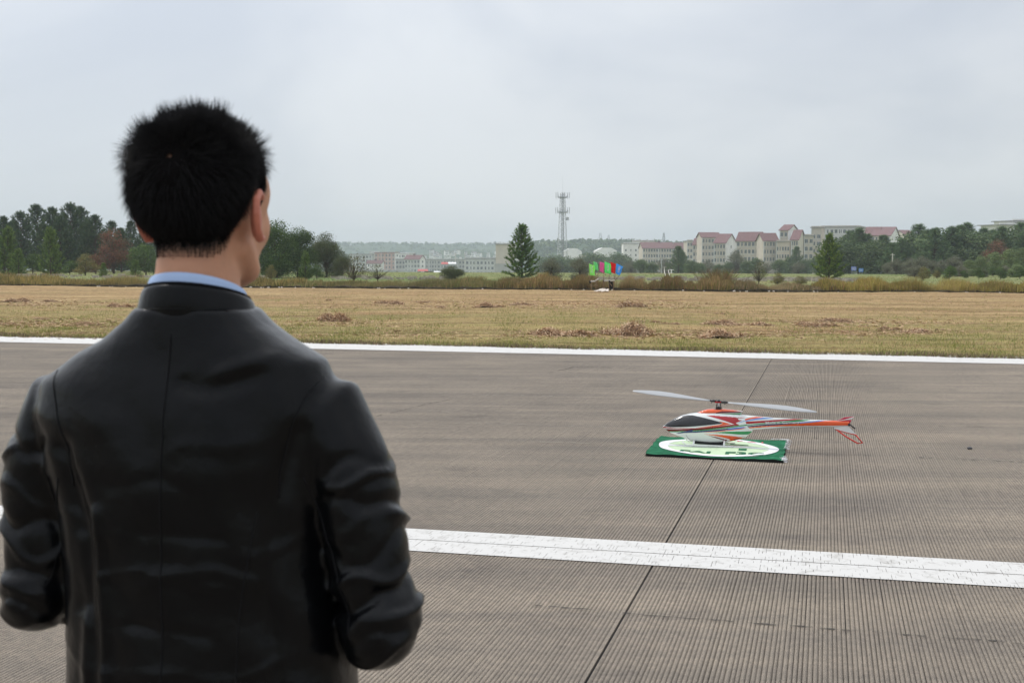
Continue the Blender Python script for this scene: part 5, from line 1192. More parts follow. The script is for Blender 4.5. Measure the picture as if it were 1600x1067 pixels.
# panel joint and vents of the shell
def prism(name, pts, w, m, yc=0.0, bevel=.001, parent=heli):
    P = [h2(*p) for p in pts]; n = len(P); b = MB(); b.add([(u, yc-w/2, z) for u, z in P]+[(u, yc+w/2, z) for u, z in P], [tuple(range(n)), tuple(range(n, 2*n))[::-1]]+[(i, (i+1) % n, (i+1) % n+n, i+n) for i in range(n)]); return b.build(name, m, parent, bevel=bevel)
M_hw = mat('white_gloss', (.78, .78, .77), .25, .5, coat=.5); M_hr = mat('red_gloss', (.70, .035, .015), .25, .5, coat=.5); M_hcr = mat('crimson_gloss', (.55, .015, .06), .25, .5, coat=.5); M_hk = mat('black_carbon', (.012, .012, .013), .35, .5); M_hm = mat('bare_metal', (.6, .6, .62), .3, .5, metal=.9)
prism('upper_fin', B_([(1165, 190), (1280, 137), (1330, 132), (1398, 129), (1385, 150), (1250, 172), (1370, 170), (1345, 220), (1180, 205)]), .012, M_hcr)
prism('fin_stripe', B_([(1185, 182), (1290, 162), (1398, 130), (1380, 152), (1290, 172), (1200, 186)]), .0145, M_hw)
prism('lower_fin', B_([(1160, 284), (1150, 262), (1250, 255), (1340, 250), (1350, 275), (1385, 310), (1425, 356), (1300, 330)]), .012, M_hw)
P = [h2(*q) for q in B_([(1172, 288), (1300, 385), (1448, 472), (1512, 470), (1420, 362), (1290, 325), (1172, 290)])]
b = MB(); b.tube([(u, 0, z) for u, z in P], .0062, 8); b.build('tail_hoop', M_hr, heli, smooth=True)
u, z = h2(*B_([(1338, 231)])[0]); b = MB(); b.tube([(u, -.025, z), (u, .03, z)], .010, 14); b.tube([(u-.012, .02, z), (u+.012, .02, z)], .010, 10); b.build('tail_rotor_hub', M_hk, heli, smooth=False, bevel=.002)
b = MB(); 
for s in (-1, 1): b.tube([(u, .040, z), (u+.050*s, .040, z-.037*s)], [.005, .006], 4)
b.build('tail_rotor_blade', M_hk, heli)
# boom lettering on the near side
def bm_t(u0, z0, sl):
    def f(a, c): return Vector((u0+a, -.0345+.012*a*2, z0+a*sl+c))
    return f
u, z = h2(1194.5, 667.3); text_mesh('lettering', 'Made in Germany', M_hw, .272, .026, bm_t(u, z, .052), heli, .012)
u, z = h2(1150, 657.0); text_mesh('lettering', '700', M_hw, .032, .008, lambda a, c, u=u, z=z: Vector((u+a, -.071, z+c)), heli, .0)
# landing gear
for s in (-1, 1):
    y = s*.105; b = MB(); g = lambda x, yy: h2(x, yy)
    pts = [(1068, 693.5), (1073, 698.2), (1080, 700.4), (1100, 700.8), (1135, 701), (1147, 701.2)]
    yo = 0 if s < 0 else 0
    b.tube([(g(*p)[0], y, max(.007, g(*p)[1]+.008)) for p in pts], .006, 10); b.build('skid', M_hw, heli, smooth=True)
    for x in (1085.5, 1132.5):
        b = MB(); u_, z_ = g(x, 693); b.tube([(u_, s*.03, z_+.01), (u_, s*.075, z_-.005), (u_, s*.10, .012)], [.009, .008, .009], 8); b.build('skid_strut', M_hw, heli, smooth=True)
b = MB(); u0, u1 = h2(1086, 0)[0], h2(1133, 0)[0]; b.box(((u0+u1)/2, 0, .022), (u1-u0, .07, .03)); b.build('belly_block', M_hk, heli, bevel=.003)  # plain black block under the belly, between the skid struts
P_ = [h2(*q) for q in A_([(470, 560), (500, 600), (555, 650)])]; b = MB(); b.tube([(u_, -.064-.002*i, z_) for i, (u_, z_) in enumerate(P_)], .0012, 4); b.build('panel_joint', M_hk, heli)
# rotor head
u, zt = h2(1122, 643.5); zh = h2(1122, 632)[1]
b = MB(); b.tube([(u, 0, zt-.02), (u, 0, zh+.012)], .006, 12); b.build('rotor_mast', M_hm, heli, smooth=True)
b = MB(); b.tube([(u, 0, zt+.006), (u, 0, zt+.012)], .026, 20); b.tube([(u, 0, zt+.014), (u, 0, zt+.020)], .020, 20); b.build('swashplate', M_hk, heli)
for k in range(4):
    a = k*math.pi/2+.6; b = MB(); b.tube([(u+.024*math.cos(a), .024*math.sin(a), zt+.01), (u+.020*math.cos(a+.3), .020*math.sin(a+.3), zh-.004)], .0025, 6); b.tube([(u+.024*math.cos(a), .024*math.sin(a), zt-.012), (u+.024*math.cos(a), .024*math.sin(a), zt+.01)], .0028, 6); b.build('control_link', M_hk, heli)
b = MB(); b.box((u, 0, zt-.004), (.075, .05, .008)); b.build('bearing_block', M_hk, heli, bevel=.002)
b = MB(); b.box((u, 0, zh-.004), (.062, .018, .012), 0, None); b.build('hub_block', mat('red_anodised', (.55, .02, .03), .3, .5, metal=.6), heli, bevel=.002)
b = MB(); b.tube([(u, 0, zh+.002), (u, 0, zh+.016)], [.016, .010], 12); b.build('hub_cap', M_hk, heli, smooth=False, bevel=.002)
M_blade2 = mat('grey_white_rotor_blade', (.36, .37, .38), .4, .4)
for s, rad, dz, ya in ((-1, .745, .060, .12), (1, .80, -.055, -.06)):
    d = Vector((s*math.cos(ya), math.sin(ya)*1.0, dz/rad)).normalized(); d.y = abs(d.y)*(1 if s < 0 else -1)
    up = Vector((0, 0, 1)); side = d.cross(up).normalized(); up = side.cross(d).normalized()
    pit = R(26); hs = side if side.y < 0 else -side; c1 = hs*math.cos(pit)-up*math.sin(pit)
    if c1.y > 0: c1 = -(side*math.cos(pit)-up*math.sin(pit)) if False else c1
    nrm = c1.cross(d).normalized(); base = Vector((u, 0, zh))
    b = MB(); b.tube([base+d*.02, base+d*.045, base+d*.075], [.011, .010, .008], 10); b.box((0, 0, 0), (.001, .001, .001)); b.build('blade_grip', M_hk, heli, smooth=True)
    b = MB(); b.tube([base+d*.05-c1*.02, base+d*.055+c1*.03], .004, 6); b.build('pitch_arm', M_hk, heli)
    st = [(.07, .010, .012), (.12, .012, .014), (.2, .016, .022), (.3, .020, .034), (.42, .024, .046), (.52, .026, .048), (.60, .024, .040), (.68, .018, .026), (.74, .010, .012), (rad-.0, .001, .002)]
    V = []; ns = len(st); na = 14
    for (rr_, le, te) in st:
        rr_ = rr_*rad/.745 if rr_ > .3 and rr_ < rad else rr_
        for k in range(na):
            a = 6.28319*k/na; ch = math.cos(a); c_ = le*ch if ch > 0 else te*ch; th_ = .0045*math.sin(a)*(1 if ch > 0 else .6)*min(1, (le+te)/.03)
            V.append(tuple(base+d*rr_+c1*c_+nrm*th_))
    F = [(i*na+k, i*na+(k+1) % na, (i+1)*na+(k+1) % na, (i+1)*na+k) for i in range(ns-1) for k in range(na)]+[tuple(range(na))[::-1], tuple((ns-1)*na+k for k in range(na))]
    b = MB(); b.add(V, F); o = b.build('rotor_blade', M_blade2, heli, smooth=True)
# ================================================================== PERSON
PX, PY, YAW = -.418, 1.70, 13
man = empty('person', (PX, PY, 0), -R(YAW), 'young man with short black hair in a black leather jacket, seen from behind', 'person')
def ell(bm, c, r, rot=(0, 0, 0), sub=3):
    M = Matrix.Translation(c) @ Euler([R(a) for a in rot]).to_matrix().to_4x4() @ Matrix.Diagonal((*r, 1)); bmesh.ops.create_icosphere(bm, subdivisions=sub, radius=1, matrix=M)
def capsule(bm, pts, rad, n=16, flat=None):
    b = MB(); P = [Vector(p) for p in pts]; d0 = (P[0]-P[1]).normalized()*rad[0]*.6; d1 = (P[-1]-P[-2]).normalized()*rad[-1]*.6
    b.tube([P[0]+d0]+P+[P[-1]+d1], [rad[0]*.6]+list(rad)+[rad[-1]*.6], n); vs = [bm.verts.new(v) for v in b.v]
    for f in b.f: bm.faces.new([vs[i] for i in f])
def rings(bm, R_, n=40, ex=2.3):
    """R_: (x, y, z, rx, ry, tilt_x_deg, tilt_y_deg)"""
    L = []
    for q in R_:
        x, y, z, rx, ry = q[:5]; tx = math.tan(R(q[5])) if len(q) > 5 else 0; ty = math.tan(R(q[6])) if len(q) > 6 else 0; row = []
        for k in range(n):
            a = 2*math.pi*k/n; ca, sa = math.cos(a), math.sin(a); dx = rx*math.copysign(abs(ca)**(2/ex), ca); dy = ry*math.copysign(abs(sa)**(2/ex), sa)
            row.append(bm.verts.new((x+dx, y+dy, z+dy*tx+dx*ty)))
        L.append(row)
    for a, b_ in zip(L, L[1:]):
        for k in range(n): bm.faces.new((a[k], a[(k+1) % n], b_[(k+1) % n], b_[k]))
    bm.faces.new(L[0][::-1]); bm.faces.new(L[-1])
def remesh(bm, name, vox, smooth=6, keep=None):
    me = bpy.data.meshes.new(name); bmesh.ops.recalc_face_normals(bm, faces=bm.faces); bm.to_mesh(me); bm.free(); o = bpy.data.objects.new(name, me); col.objects.link(o)
    m = o.modifiers.new('r', 'REMESH'); m.mode = 'VOXEL'; m.voxel_size = vox; m.use_smooth_shade = True
    s = o.modifiers.new('s', 'SMOOTH'); s.factor = .5; s.iterations = smooth
    dg = bpy.context.evaluated_depsgraph_get(); me2 = bpy.data.meshes.new_from_object(o.evaluated_get(dg)); bpy.data.objects.remove(o); me2.name = name; me2.materials.clear(); return me2
def getV(me): a = np.empty(len(me.vertices)*3, dtype=np.float32); me.vertices.foreach_get('co', a); return a.reshape(-1, 3).astype(float)
def setV(me, V): me.vertices.foreach_set('co', V.astype(np.float32).ravel()); me.update()
def normals(me): a = np.empty(len(me.vertices)*3, dtype=np.float32); me.vertices.foreach_get('normal', a); return a.reshape(-1, 3).astype(float)

HLA = [0, 35, 60, 76, 84, 96, 108, 118, 140, 180]; HLZ = [1.549, 1.548, 1.558, 1.586, 1.638, 1.640, 1.600, 1.650, 1.688, 1.690]
HT = 9                                     # the head is turned a little further right than the shoulders
def twist(V):
    V = np.array(V, dtype=float); w = np.clip((V[:, 2]-1.46)/.10, 0, 1); w = w*w*(3-2*w); a = -R(HT)*w; x, y = V[:, 0].copy(), V[:, 1]+.01
    V[:, 0] = x*np.cos(a)-y*np.sin(a); V[:, 1] = x*np.sin(a)+y*np.cos(a)-.01; return V
def twist_me(me): setV(me, twist(getV(me)))
# --- joint positions (x right, y forward)
EL = (-.252, -.015, 1.090); ER = (.262, -.030, 1.080); WL = (-.14, .22, 1.040); WR = (.13, .20, .985)
SHL = (-.224, .0, 1.338); SHR = (.182, -.005, 1.342)
# --- skin body, one surface
bm = bmesh.new()
hz = 0.0
ell(bm, (0, -.012, 1.652), (.078, .094, .088)); ell(bm, (0, .02, 1.640), (.072, .078, .085)); ell(bm, (0, .026, 1.590), (.066, .062, .076)); ell(bm, (0, .058, 1.535), (.036, .034, .026))
capsule(bm, [(-.050, .005, 1.570), (-.038, .045, 1.535), (0, .070, 1.522)], [.020, .018, .018]); capsule(bm, [(.050, .005, 1.570), (.038, .045, 1.535), (0, .070, 1.522)], [.020, .018, .018])
for s in (-1, 1):
    ell(bm, (s*.032, .056, 1.596), (.030, .028, .040)); ell(bm, (s*.041, .040, 1.642), (.028, .038, .042)); ell(bm, (s*.024, .082, 1.638), (.022, .012, .008)); ell(bm, (s*.031, .076, 1.617), (.014, .011, .009), sub=2)
capsule(bm, [(0, .088, 1.630), (0, .102, 1.605), (0, .110, 1.590)], [.008, .009, .012], 10); ell(bm, (-.012, .098, 1.586), (.009, .010, .008)); ell(bm, (.012, .098, 1.586), (.009, .010, .008))
ell(bm, (0, .090, 1.562), (.021, .010, .0065)); ell(bm, (0, .088, 1.551), (.018, .010, .0065))
capsule(bm, [(0, -.030, 1.38), (0, -.026, 1.46), (0, -.016, 1.55), (0, -.012, 1.60)], [.066, .060, .055, .056], 24)
for s in (-1, 1):                                                  # ears
    continue; cx = s*.082; P = [(0, .008, .028), (0, -.006, .034), (0, -.018, .024), (0, -.021, .006), (0, -.015, -.012), (0, -.004, -.027), (0, .006, -.026)]
    Q = [(cx+s*(.009-.36*y), -.002+y, 1.605+z) for _, y, z in P]; capsule(bm, Q, [.0055, .0055, .0055, .0052, .005, .007, .006], 8)
    b = MB(); ell(bm, (cx+s*.004, .000, 1.603), (.010, .017, .026), (0, 0, s*25))
rings(bm, [(0, 0, .86, .15, .10), (0, 0, .98, .145, .10), (0, 0, 1.10, .14, .09), (0, 0, 1.25, .155, .10), (0, 0, 1.36, .16, .09), (0, 0, 1.42, .11, .07)])
for S_, E_, W_ in ((SHL, EL, WL), (SHR, ER, WR)):
    capsule(bm, [(S_[0]*.6, 0, 1.36), S_, E_, W_], [.06, .048, .038, .027])
    s = -1 if S_[0] < 0 else 1; w = Vector(W_); f = (Vector(W_)-Vector(E_)).normalized(); inw = Vector((-s*.55, .8, 0)).normalized()
    pc = w+inw*.055; ell(bm, pc, (.022, .045, .036), (0, 0, s*30)); capsule(bm, [w, w+inw*.03], [.026, .026])
    for k in range(4):
        b0 = w+inw*(.09-.004*abs(k-1.4))+Vector((0, 0, .026-.018*k)); l = [.030, .034, .032, .024][k]
        c1 = (inw+Vector((-s*.5, 0, 0))).normalized(); c2 = (Vector((-s*1, -.35, 0))).normalized()
        capsule(bm, [b0-inw*.02, b0+inw*l*.6, b0+inw*l*.6+c1*l*.8, b0+inw*l*.6+c1*l*.8+c2*l*.7], [.0095, .009, .0085, .0078], 10)
    capsule(bm, [w+inw*.03+Vector((0, 0, .02)), w+inw*.055+Vector((-s*.02, -.005, .045)), w+inw*.085+Vector((-s*.03, -.01, .05))], [.012, .0105, .009], 10)
for s in (-1, 1):
    capsule(bm, [(s*.085, 0, .88), (s*.095, .012, .50), (s*.10, -.005, .10)], [.085, .055, .038], 20); ell(bm, (s*.105, .05, .045), (.04, .11, .035))
M_skin = mat('skin', (.56, .29, .18), .5, .35, var=.07, scale=30, bump=.15, bscale=300, tint=True)
N, L = N_(M_skin); bs = N['Principled BSDF']; bs.inputs['Subsurface Weight'].default_value = .25; bs.inputs['Subsurface Radius'].default_value = (1, .35, .2); bs.inputs['Subsurface Scale'].default_value = .012
me = remesh(bm, 'body', .0042, 7); me.materials.append(M_skin); vv = getV(me)
hl0 = np.interp(np.degrees(np.arctan2(np.abs(vv[:, 0]), -vv[:, 1])), HLA, HLZ); f_ = np.clip((vv[:, 2]-hl0+.005)/.028, 0, 1)*(1-.75*np.exp(-(np.linalg.norm(vv-np.array([.017, -.092, 1.679]), axis=1)/.007)**2))*(np.hypot(vv[:, 0], vv[:, 1]) < .14); f_ *= 1-((np.abs(vv[:, 0]) > .080) & (vv[:, 2] < 1.642) & (np.abs(vv[:, 1]) < .035))
ta = me.color_attributes.new('tint', 'FLOAT_COLOR', 'POINT'); tt = np.ones((len(vv), 4), dtype=np.float32); tt[:, :3] = 1-.93*(f_*f_*(3-2*f_))[:, None]; ta.data.foreach_set('color', tt.ravel()); body = obj('body', me, man)
HV = getV(me); HN = normals(me)

# ears as separate meshes in a redder skin colour
for s in (-1, 1):
    e = bmesh.new(); cx = s*.0795; Q = [(cx+s*(.0095-.36*y), -.0025+y, 1.605+z) for _, y, z in [(0, .008, .028), (0, -.006, .034), (0, -.018, .024), (0, -.021, .006), (0, -.015, -.012), (0, -.004, -.027), (0, .006, -.026)]]
    capsule(e, Q, [.0055, .0056, .0056, .0054, .0052, .0065, .006], 10); ell(e, (cx+s*.002, -.001, 1.603), (.0075, .016, .026), (0, 0, s*25))
    m2 = remesh(e, 'ear', .0022, 5); m2.materials.append(mat('ear_skin', (.50, .17, .11), .45, .35, var=.12, scale=60)); twist_me(m2); obj('ear', m2, man)
for s in (-1, 1):
    b = bmesh.new(); ell(b, (s*.031, .0815, 1.617), (.012, .0095, .006)); m2 = bpy.data.meshes.new('eye'); b.to_mesh(m2); b.free(); m2.materials.append(mat('eye_white', (.7, .68, .64), .2, .5)); twist_me(m2); e = obj('eye', m2, man)
    b = bmesh.new(); ell(b, (s*.031, .0885, 1.617), (.005, .003, .005)); m2 = bpy.data.meshes.new('iris'); b.to_mesh(m2); b.free(); m2.materials.append(mat('dark_iris', (.02, .012, .008), .1, .5)); twist_me(m2); obj('iris', m2, e)
b = MB()
for s in (-1, 1): b.tube([(s*.014, .0935, 1.637), (s*.032, .092, 1.642), (s*.044, .080, 1.638)], [.003, .0035, .0015], 6)
M_hair = mat('black_hair', (.005, .0046, .005), .55, .18)
twist_me(b.build('eyebrows', M_hair, man).data); b = MB(); b.tube([(-.020, .0975, 1.5565), (0, .1005, 1.5565), (.020, .0975, 1.5565)], .0018, 6); twist_me(b.build('lip_line', mat('lip', (.4, .15, .12), .5, .3), man).data)

# --- hair: dark scalp cap plus strands growing round a whorl
def hairline(x, y):
    a = np.degrees(np.arctan2(np.abs(x), -y))                      # 0 = back of the head, 180 = face
    return np.interp(a, [0, 35, 60, 76, 84, 96, 108, 118, 140, 180], [1.549, 1.548, 1.558, 1.586, 1.638, 1.640, 1.600, 1.650, 1.688, 1.690])
k = (HV[:, 2] > 1.54)
hl = hairline(HV[:, 0], HV[:, 1]); on = k & (HV[:, 2] > hl) & (np.hypot(HV[:, 0], HV[:, 1]+.0) < .125)
ear_zone = (np.abs(HV[:, 0]) > .080) & (HV[:, 2] < 1.642) & (np.abs(HV[:, 1]) < .035); on &= ~ear_zone
idx = np.where(on)[0]
polys = [p for p in body.data.polygons if all(on[v] for v in p.vertices)]
inner = on & (HV[:, 2] > hl+.019+.005*np.sin(HV[:, 0]*300)*np.sin(HV[:, 1]*260+1)+.004*np.sin(HV[:, 0]*700)) & (np.linalg.norm(HV-np.array([.017, -.092, 1.679]), axis=1) > .0055)
uv = sorted({v for p in polys for v in p.vertices}); mp_ = {v: i for i, v in enumerate(uv)}
WH = np.array([.017, -.092, 1.679])                                # the whorl
HU = HV[uv]; NU = HN[uv]
top = np.clip((HU[:, 2]-1.60)/.09, 0, 1)
fade = np.clip((HU[:, 2]-hairline(HU[:, 0], HU[:, 1]))/.05, 0, 1); dwh = np.linalg.norm(HU-WH, axis=1)
capo = .0004+.009*fade*(1-.75*np.exp(-(dwh/.014)**2))
capV = twist(HU+NU*capo[:, None])
M_scalp = mat('hair_mass', (.0035, .003, .003), .8, .05, bump=.7, bscale=260)
m2 = mesh_np('hair_cap', capV, [tuple(mp_[v] for v in p.vertices) for p in polys if all(inner[v] for v in p.vertices)], [M_scalp], smooth=True); obj('hair_cap', m2, man)
r = np.random.default_rng(12); tri = np.array([[mp_[p.vertices[0]], mp_[p.vertices[1]], mp_[p.vertices[2]]] for p in polys]); ns = 42000
pw = 1+1.2*np.exp(-((HU[tri[:, 0]][:, 2]-hairline(HU[tri[:, 0]][:, 0], HU[tri[:, 0]][:, 1]))/.014)**2); c = r.choice(len(tri), ns, p=pw/pw.sum()); bc = r.dirichlet((1, 1, 1), ns)[:, :, None]
P = (HU[tri[c]]*bc).sum(1); Nn = (NU[tri[c]]*bc).sum(1); Nn /= np.linalg.norm(Nn, axis=1)[:, None]
# the scalp patch at the whorl stays thin
dw = np.linalg.norm(P-WH, axis=1); keep = r.random(ns) < np.clip((dw-.0045)/.011, .07, 1); P, Nn, dw = P[keep], Nn[keep], dw[keep]; ns = len(P)
away = P-WH; away -= (away*Nn).sum(1)[:, None]*Nn; away /= np.linalg.norm(away, axis=1)[:, None]+1e-5
ab = np.clip((P[:, 2]-1.668)/.035, 0, 1); hgt = P[:, 2]-hairline(P[:, 0], P[:, 1])
ln = np.interp(hgt, [0, .012, .028, .05, .09, .14], [.0005, .0016, .0060, .020, .034, .034]); ln *= r.uniform(.55, 1.2, ns)
ln *= np.clip(.6+dw/.045, .6, 1)
clump = np.sin(P[:, 0]*210+np.sin(P[:, 1]*160)*2)*np.sin(P[:, 1]*190+P[:, 2]*170); 
D0 = Nn*(.35+.65*ab[:, None])+away*(.75-.35*ab[:, None])+np.array([0, 0, 1])*(ab[:, None]*.35-.35*(1-ab[:, None]))+r.normal(0, .16, (ns, 3))
ky = np.floor(P[:, 0]*85+P[:, 2]*20)*13.7+np.floor(P[:, 1]*80+P[:, 2]*30)*7.3; hsh = np.modf(np.abs(np.sin(ky)*4375.5))[0]; ln *= 1+ab*(hsh*.75-.50); ln *= 1-.30*np.clip((P[:, 2]-1.69)/.035, 0, 1)
cdir = np.stack([np.sin(np.floor(P[:, 0]*95)*12.9+np.floor(P[:, 2]*80)*7), np.cos(np.floor(P[:, 0]*95)*5.1+np.floor(P[:, 1]*90)*3), 0*ab], 1); D0 += cdir*.42*ab[:, None]*(.35+.65*np.clip((P[:, 2:3]-1.69)/.03, 0, 1))
D0 /= np.linalg.norm(D0, axis=1)[:, None]
D1 = D0+np.array([0, 0, -1])*(.55*(1-ab))[:, None]+away*.25-Nn*.2*(1-ab)[:, None]+np.array([0, 0, .35])*ab[:, None]; D1 /= np.linalg.norm(D1, axis=1)[:, None]
pts = np.stack([P+Nn*.0005, P+D0*ln[:, None]*.35, P+D0*ln[:, None]*.62+D1*ln[:, None]*.08, P+D0*ln[:, None]*.7+D1*ln[:, None]*.36], 1)
cv = bpy.data.hair_curves.new('hair'); cv.add_curves([4]*ns); cv.attributes['position'].data.foreach_set('vector', twist(pts.reshape(-1, 3)).astype(np.float32).ravel()); twist_me(body.data)
ra = cv.attributes.new('radius', 'FLOAT', 'POINT') if 'radius' not in cv.attributes else cv.attributes['radius']
ra.data.foreach_set('value', np.tile(np.array([.00024, .00022, .00017, .00004], dtype=np.float32), ns)); cv.materials.append(M_hair)
o = obj('hair', cv, man); o['kind'] = 'stuff'

# --- jacket
bm = bmesh.new()
rings(bm, [(.006, 0, .80, .208, .140), (.006, 0, .90, .206, .137), (.005, 0, 1.00, .201, .131), (-.001, 0, 1.10, .195, .125), (-.010, 0, 1.20, .194, .124), (-.019, -.002, 1.28, .208, .122), (-.024, -.006, 1.34, .218, .112, 0), (-.020, -.010, 1.385, .210, .099), (-.001, -.014, 1.418, .177, .088), (.000, -.018, 1.445, .130, .080), (.002, -.020, 1.465, .099, .076), (.0, -.022, 1.486, .080, .072)], 48, 2.5)
def arm(S_, E_, W_, s):
    S_, E_, W_ = map(Vector, (S_, E_, W_)); m = S_.lerp(E_, .5)+Vector((s*.012, 0, 0))
    capsule(bm, [(S_.x*.5, S_.y, S_.z+.020), S_, S_.lerp(E_, .25)+Vector((s*.01, 0, 0)), m, S_.lerp(E_, .8), E_, E_.lerp(W_, .15), E_.lerp(W_, .5), E_.lerp(W_, .97)], [.05, .058, .059, .056, .053, .055, .054, .047, .038], 28)
    ell(bm, E_+Vector((s*.0, -.012, -.008)), (.051, .052, .054))
arm(SHL, EL, WL, -1); arm(SHR, ER, WR, 1)
me = remesh(bm, 'jacket', .0050, 7)
V = getV(me); Nr = normals(me)
def seglen(Px, Pz, a, b_):
    a, b_ = np.array(a), np.array(b_); d = b_-a; t = np.clip(((Px-a[0])*d[0]+(Pz-a[1])*d[1])/(d@d), 0, 1); return np.hypot(Px-a[0]-t*d[0], Pz-a[1]-t*d[1]), t
D = np.zeros(len(V)); back = np.clip(.25-Nr[:, 1], 0, 1)
def fold(pts, w, amp, mask=None):
    global D
    best = np.full(len(V), 9.0)
    for a, b_ in zip(pts, pts[1:]): best = np.minimum(best, seglen(V[:, 0], V[:, 2], a, b_)[0])
    g = amp*np.exp(-(best/w)**2); D += g*(back if mask is None else mask)
# long soft folds and elbow creases, outwards positive
fold([(-.155, 1.30), (-.125, 1.20), (-.120, 1.10)], .016, -.010); fold([(-.10, 1.22), (-.088, 1.05), (-.085, .92)], .008, .006); fold([(-.13, 1.18), (-.118, 1.05), (-.12, .92)], .009, .005)
fold([(.165, 1.33), (.14, 1.24), (.135, 1.12), (.15, .98)], .012, -.008); fold([(.11, 1.40), (.06, 1.385), (.02, 1.39)], .012, -.003); fold([(.13, 1.425), (.07, 1.405)], .010, .004)
fold([(-.03, 1.20), (.08, 1.195)], .006, -.002); fold([(-.02, 1.145), (.07, 1.155), (.12, 1.14)], .006, .0025); fold([(-.10, 1.135), (-.03, 1.15)], .005, .0025); fold([(-.05, 1.08), (.06, 1.07)], .006, -.002); fold([(-.09, 1.01), (.03, 1.02), (.1, 1.0)], .007, .002)
for s, E_ in ((-1, EL), (1, ER)):
    ax = np.clip((V[:, 0]*s-.185)/.02, 0, 1)
    for dz, w, a in ((.21, .010, -.006), (.185, .009, .006), (.155, .010, -.005), (.125, .010, .006), (.095, .010, -.006), (.065, .010, .007), (.035, .010, -.007), (.008, .011, .007), (-.025, .010, -.006), (-.05, .01, .004)):
        wob = .012*np.sin(V[:, 0]*60+dz*90)+.010*np.sin(V[:, 1]*50+dz*30)+s*.25*(V[:, 0]-s*.24); D += ax*a*(1.35 if s > 0 else 1.05)*np.exp(-((V[:, 2]-E_[2]-dz-wob)/(w*(.95 if a < 0 else .62)))**2)*(.6+.4*np.sin(V[:, 1]*30+dz*50+s))
nse = np.sin(V[:, 0]*37+np.sin(V[:, 2]*23)*1.5)*np.sin(V[:, 2]*29+V[:, 0]*11+1)+.5*np.sin(V[:, 0]*71+V[:, 2]*53)
D += nse*.0014
for a, z0, w, ph in ((.0016, 1.30, .010, 0), (-.0016, 1.245, .008, 2), (.0014, 1.19, .007, 4), (.0018, 1.12, .008, 1), (-.0015, 1.06, .007, 3), (.0016, 1.02, .006, 5), (.0015, .97, .007, 2)): D += back*a*np.exp(-((V[:, 2]-z0-.02*np.sin(V[:, 0]*14+ph)-.006*np.sin(V[:, 0]*55+ph))/w)**2)*np.clip(np.sin(V[:, 0]*21+ph)+.4, 0, 1)
V = V+Nr*D[:, None]; setV(me, V)
bmj = bmesh.new(); bmj.from_mesh(me); bmesh.ops.smooth_vert(bmj, verts=bmj.verts, factor=.5, use_axis_x=True, use_axis_y=True, use_axis_z=True); bmj.to_mesh(me); bmj.free()
me.polygons.foreach_set('use_smooth', [True]*len(me.polygons))
def leather():
    m = mat('black_leather', (.0022, .0025, .0031), .5, .05, coat=.78); N, L = N_(m); b = N['Principled BSDF']; g = N.new('ShaderNodeTexCoord')
    n1 = N.new('ShaderNodeTexNoise'); n1.inputs['Scale'].default_value = 14; n1.inputs['Detail'].default_value = 4
    n2 = N.new('ShaderNodeTexVoronoi'); n2.inputs['Scale'].default_value = 420
    b1 = N.new('ShaderNodeBump'); b1.inputs['Strength'].default_value = .22; b1.inputs['Distance'].default_value = .02; b2 = N.new('ShaderNodeBump'); b2.inputs['Strength'].default_value = .12; b2.inputs['Distance'].default_value = .001
    L.new(g.outputs['Object'], n1.inputs['Vector']); L.new(g.outputs['Object'], n2.inputs['Vector']); L.new(n1.outputs['Fac'], b1.inputs['Height']); L.new(n2.outputs['Distance'], b2.inputs['Height']); L.new(b1.outputs[0], b2.inputs['Normal']); L.new(b2.outputs[0], b.inputs['Normal'])
    mr_ = N.new('ShaderNodeMapRange'); mr_.inputs[3].default_value = .26; mr_.inputs[4].default_value = .44; L.new(n1.outputs['Fac'], mr_.inputs[0]); L.new(mr_.outputs[0], b.inputs['Roughness']); b.inputs['Coat Roughness'].default_value = .19; b.inputs['Coat IOR'].default_value = 1.28; L.new(b2.outputs[0], b.inputs['Coat Normal']); return m
M_lea = leather(); me.materials.append(M_lea); jacket = obj('jacket', me, man)
VJ = getV(me); jb = BVHTree.FromPolygons([tuple(v) for v in VJ], [tuple(p.vertices) for p in me.polygons])
M_seam = mat('seam_thread', (.004, .004, .005), .7, .2)
def seam(pts, y0=-1.0, dy=1.0, rad=.0010, name='seam', m=M_seam):
    P = []
    for (a, b_) in zip(pts, pts[1:]):
        n = max(2, int(math.hypot(a[0]-b_[0], a[1]-b_[1])/.008))
        for i in range(n): P.append((a[0]+(b_[0]-a[0])*i/n, a[1]+(b_[1]-a[1])*i/n))
    P.append(pts[-1]); Q = []
    for x, z in P:
        h = jb.ray_cast(Vector((x, y0, z)), Vector((0, dy, 0)))
        if h[0] is not None: Q.append(h[0]-Vector((0, dy*.0004, 0)))
    b = MB(); b.tube(Q, rad, 6); b.build(name, m, man, smooth=True)
seam([(.000, 1.455), (-.002, 1.35), (-.004, 1.2), (-.002, 1.05), (0, .86)])
seam([(.186, 1.405), (.172, 1.375), (.155, 1.33), (.143, 1.28), (.142, 1.245)]); seam([(-.186, 1.40), (-.170, 1.36), (-.150, 1.30), (-.143, 1.25)])
seam([(.168, 1.27), (.195, 1.20), (.225, 1.12), (.24, 1.06)], rad=.0011); seam([(-.168, 1.26), (-.19, 1.18), (-.215, 1.10)], rad=.0011)
seam([(.12, 1.23), (.10, 1.10), (.095, .9)], rad=.0010)
seam([(.004, 1.44), (.002, 1.2), (.002, .84)], 1.0, -1.0, .0035, 'zip', mat('zip_metal', (.35, .35, .36), .35, .5, metal=.8))
